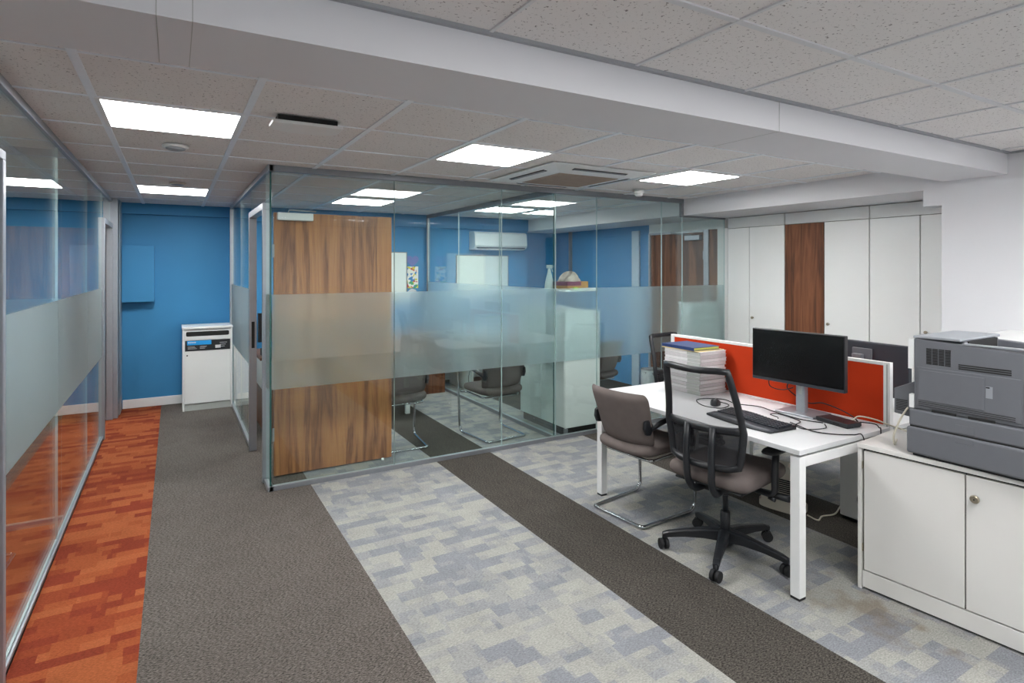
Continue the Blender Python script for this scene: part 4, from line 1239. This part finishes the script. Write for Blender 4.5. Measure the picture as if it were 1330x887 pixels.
# waste bin
t = thing('waste_bin', 'small waste bin with a white liner on the floor of the right glass office', 'bin', (5.20, 5.42, 0))
MB().lathe([(0.12, 0.0), (0.14, 0.30), (0.145, 0.305)], (0, 0, 0), 22).build('bucket', 'prn_light', t)
mb = MB()
mb.grid(lambda u, v, w: ((0.146 + 0.012 * math.sin(9 * 2 * PI * u) * v) * math.cos(2 * PI * u), (0.146 + 0.012 * math.cos(7 * 2 * PI * u) * v) * math.sin(2 * PI * u), 0.14 + 0.19 * v), 36, 4)
mb.build('liner', 'bagw', t)

# wall mounted AC
t = thing('wall_air_conditioner', 'white wall-mounted air conditioner on the blue wall above the whiteboard', 'air conditioner', (4.17, 7.655, 1.865))
mb = MB()
mb.prism([(0, 0), (0, 0.27), (-0.15, 0.262), (-0.19, 0.235), (-0.205, 0.06), (-0.17, 0.02), (-0.10, 0.0)], 'X', -0.44, 0.44)
mb.build('body', 'white_pl', t, bevel=0.010, bseg=3)
MB().box(-0.40, 0.40, -0.201, -0.165, 0.022, 0.036).build('air_outlet', 'dark_gap', t)
MB().rbox((0, -0.175, 0.020), (0.80, 0.05, 0.004), (0.5, 0, 0)).build('flap', 'white_pl', t)
# whiteboards
def whiteboard(x0, x1, z0, z1, label):
    t = thing('whiteboard', label, 'whiteboard', ((x0 + x1) / 2, 7.655, z0))
    w2 = (x1 - x0) / 2; h = z1 - z0
    MB().box(-w2 + .012, w2 - .012, -0.012, 0, 0.012, h - .012).build('board', 'board', t)
    MB().box(-w2, w2, -0.016, 0, 0, .012).box(-w2, w2, -0.016, 0, h - .012, h).box(-w2, -w2 + .012, -0.016, 0, .012, h - .012).box(w2 - .012, w2, -0.016, 0, .012, h - .012).build('frame', 'alu_dark', t)
    return t
whiteboard(3.52, 4.39, 1.22, 1.79, 'wide whiteboard on the blue wall below the wall air conditioner')
whiteboard(2.16, 2.78, 1.15, 1.82, 'whiteboard edge showing just right of the open walnut door')
t = tag(MB().box(-0.085, 0.085, -0.004, 0, -0.15, 0.15).build('poster', 'poster'), 'colourful small poster pinned between the two whiteboards', 'poster')
t.location = (2.86, 7.656, 1.47)
mb = MB(); mb.lathe([(0.075, 0), (0.075, -0.004)], (0, 0, 0), 24, axis='Y')
t = mb.build('paper_plate', 'paper'); t.location = (2.86, 7.656, 1.235)
tag(t, 'round white paper disc pinned below the colourful poster', 'paper disc')
mb = MB()
pts = []
for k in range(28):
    a = 2 * PI * k / 28
    pts.append((0.0058 * 16 * math.sin(a) ** 3, 0.0058 * (13 * math.cos(a) - 5 * math.cos(2 * a) - 2 * math.cos(3 * a) - math.cos(4 * a))))
mb.prism(pts, 'Y', -0.004, 0); t = mb.build('paper_heart', 'lilac'); t.location = (2.86, 7.656, 1.70)
tag(t, 'lilac paper heart on the blue wall above the poster', 'paper heart')

# office desks
t = thing('walnut_desk', 'walnut desk with white drawer unit in the left glass office, seen past the door frame', 'desk', (0.72, 6.05, 0))
MB().box(0, 1.55, 0, 0.75, 0.705, 0.730).build('desktop', 'walnut_top', t, bevel=0.002)
MB().box(0.02, 0.42, 0.03, 0.55, 0.42, 0.700).build('drawer_unit', 'white_mel', t, bevel=0.002)
MB().box(0.03, 0.42, 0.05, 0.70, 0.01, 0.415).build('lower_cupboard', 'walnut_red', t, bevel=0.002)
for (x_, y_) in ((1.48, 0.03), (1.48, 0.67)):
    MB().box(x_, x_ + 0.045, y_, y_ + 0.045, 0.0, 0.704).build('leg', 'white_metal', t, bevel=0.002)
t = thing('monitor', 'dark monitor with a white sticker on the walnut desk in the left glass office', 'monitor', (0.99, 6.55, 0.731), math.radians(100))
MB().box(-0.02, 0.02, -0.24, 0.24, 0.10, 0.40).build('housing', 'black_pl', t, bevel=0.004)
MB().box(-0.04, 0.0, -0.03, 0.03, 0.01, 0.25).build('stand', 'black_pl', t)
MB().box(-0.10, 0.08, -0.10, 0.10, 0.0, 0.012).build('stand_base', 'black_pl', t)
MB().box(-0.024, -0.0205, 0.13, 0.19, 0.30, 0.36).build('sticker', 'paper', t)
t = thing('desk_phone', 'black desk phone in front of the dark monitor on the walnut desk', 'phone', (0.86, 6.20, 0.731), 0.3)
mb = MB(); mb.prism([(-0.1, 0), (0.1, 0), (0.1, 0.07), (-0.1, 0.03)], 'X', -0.09, 0.09); mb.build('base', 'black_pl', t, bevel=0.004)
MB().tube([(-0.06, -0.09, 0.06), (-0.06, 0.09, 0.10)], 0.018, 8).build('handset', 'black_pl', t)
MB().box(-0.02, 0.07, -0.04, 0.03, 0.062, 0.072).build('keypad', 'label_blue', t)
t = thing('walnut_side_desk', 'walnut side desk with panel end near the inner glass partition', 'desk', (2.42, 6.88, 0))
MB().box(0, 0.60, 0, 0.74, 0.705, 0.73).build('desktop', 'walnut_top', t, bevel=0.002)
MB().box(0.0, 0.60, 0.02, 0.04, 0.0, 0.704).build('end_panel', 'walnut_red', t, bevel=0.001)
MB().box(0.0, 0.02, 0.041, 0.73, 0.0, 0.704).build('side_panel', 'walnut_red', t, bevel=0.001)
MB().box(0.58, 0.60, 0.041, 0.73, 0.0, 0.704).build('side_panel', 'walnut_red', t, bevel=0.001)
# white desk in the right office
t = thing('office_desk', 'white desk in the right glass office behind the frosted band, with dangling cables', 'desk', (3.3, 6.7, 0))
MB().box(0, 1.5, 0, 0.75, 0.705, 0.73).build('desktop', 'desk_white', t, bevel=0.002)
MB().box(0.02, 0.04, 0.02, 0.73, 0, 0.704).box(1.46, 1.48, 0.02, 0.73, 0, 0.704).build('side_panel', 'white_mel', t)
MB().box(0.04, 1.46, 0.6, 0.62, 0.25, 0.704).build('modesty_panel', 'prn_light', t)
cable([(3.30, 6.68, 0.733), (3.25, 6.64, 0.60), (3.22, 6.66, 0.45), (3.28, 6.67, 0.35), (3.24, 6.66, 0.20), (3.26, 6.64, 0.006)], 'black cable hanging off the white desk in the right glass office', 0.005)

# furniture in the left rooms
vcl = copy_tree(vc); vcl.location = (-1.02, 3.98, 0); vcl.rotation_euler[2] = math.radians(88)
vcl['label'] = 'cantilever chair behind the left glass wall, only its chrome base showing'
t = thing('meeting_table', 'white meeting table in the room behind the left glass wall', 'table', (-2.3, 3.3, 0))
MB().box(-0.7, 0.7, -0.6, 0.6, 0.70, 0.73).build('tabletop', 'white_mel', t, bevel=0.003)
for x_ in (-0.62, 0.58):
    for y_ in (-0.55, 0.50):
        MB().box(x_, x_ + .05, y_, y_ + .05, 0, 0.699).build('leg', 'white_metal', t)

# ================================================================== CAMERA / WORLD / RENDER
cam = bpy.data.cameras.new('camera')
co = bpy.data.objects.new('camera', cam); COL.objects.link(co)
co.location = (0, 0, 1.6); co.rotation_euler = (math.radians(90), 0, math.radians(-30.22))
cam.sensor_width = 36; cam.lens = 754.4 / 1330 * 36
cam.shift_y = -(443.5 - 348) / 1330
cam.clip_start = 0.05
scene.camera = co
w = bpy.data.worlds.new('world'); scene.world = w; w.use_nodes = True
w.node_tree.nodes['Background'].inputs[0].default_value = (0.8, 0.85, 0.9, 1)
w.node_tree.nodes['Background'].inputs[1].default_value = 3.5
vs = scene.view_settings
vs.view_transform = 'Standard'; vs.look = 'None'; vs.gamma = 1.0; vs.exposure = 0.0
vs.use_curve_mapping = False
cy = scene.cycles
cy.max_bounces = 12; cy.diffuse_bounces = 6; cy.glossy_bounces = 6; cy.transmission_bounces = 8; cy.transparent_max_bounces = 24
cy.caustics_reflective = False; cy.caustics_refractive = True
cy.sample_clamp_indirect = 25.0
cy.use_denoising = True
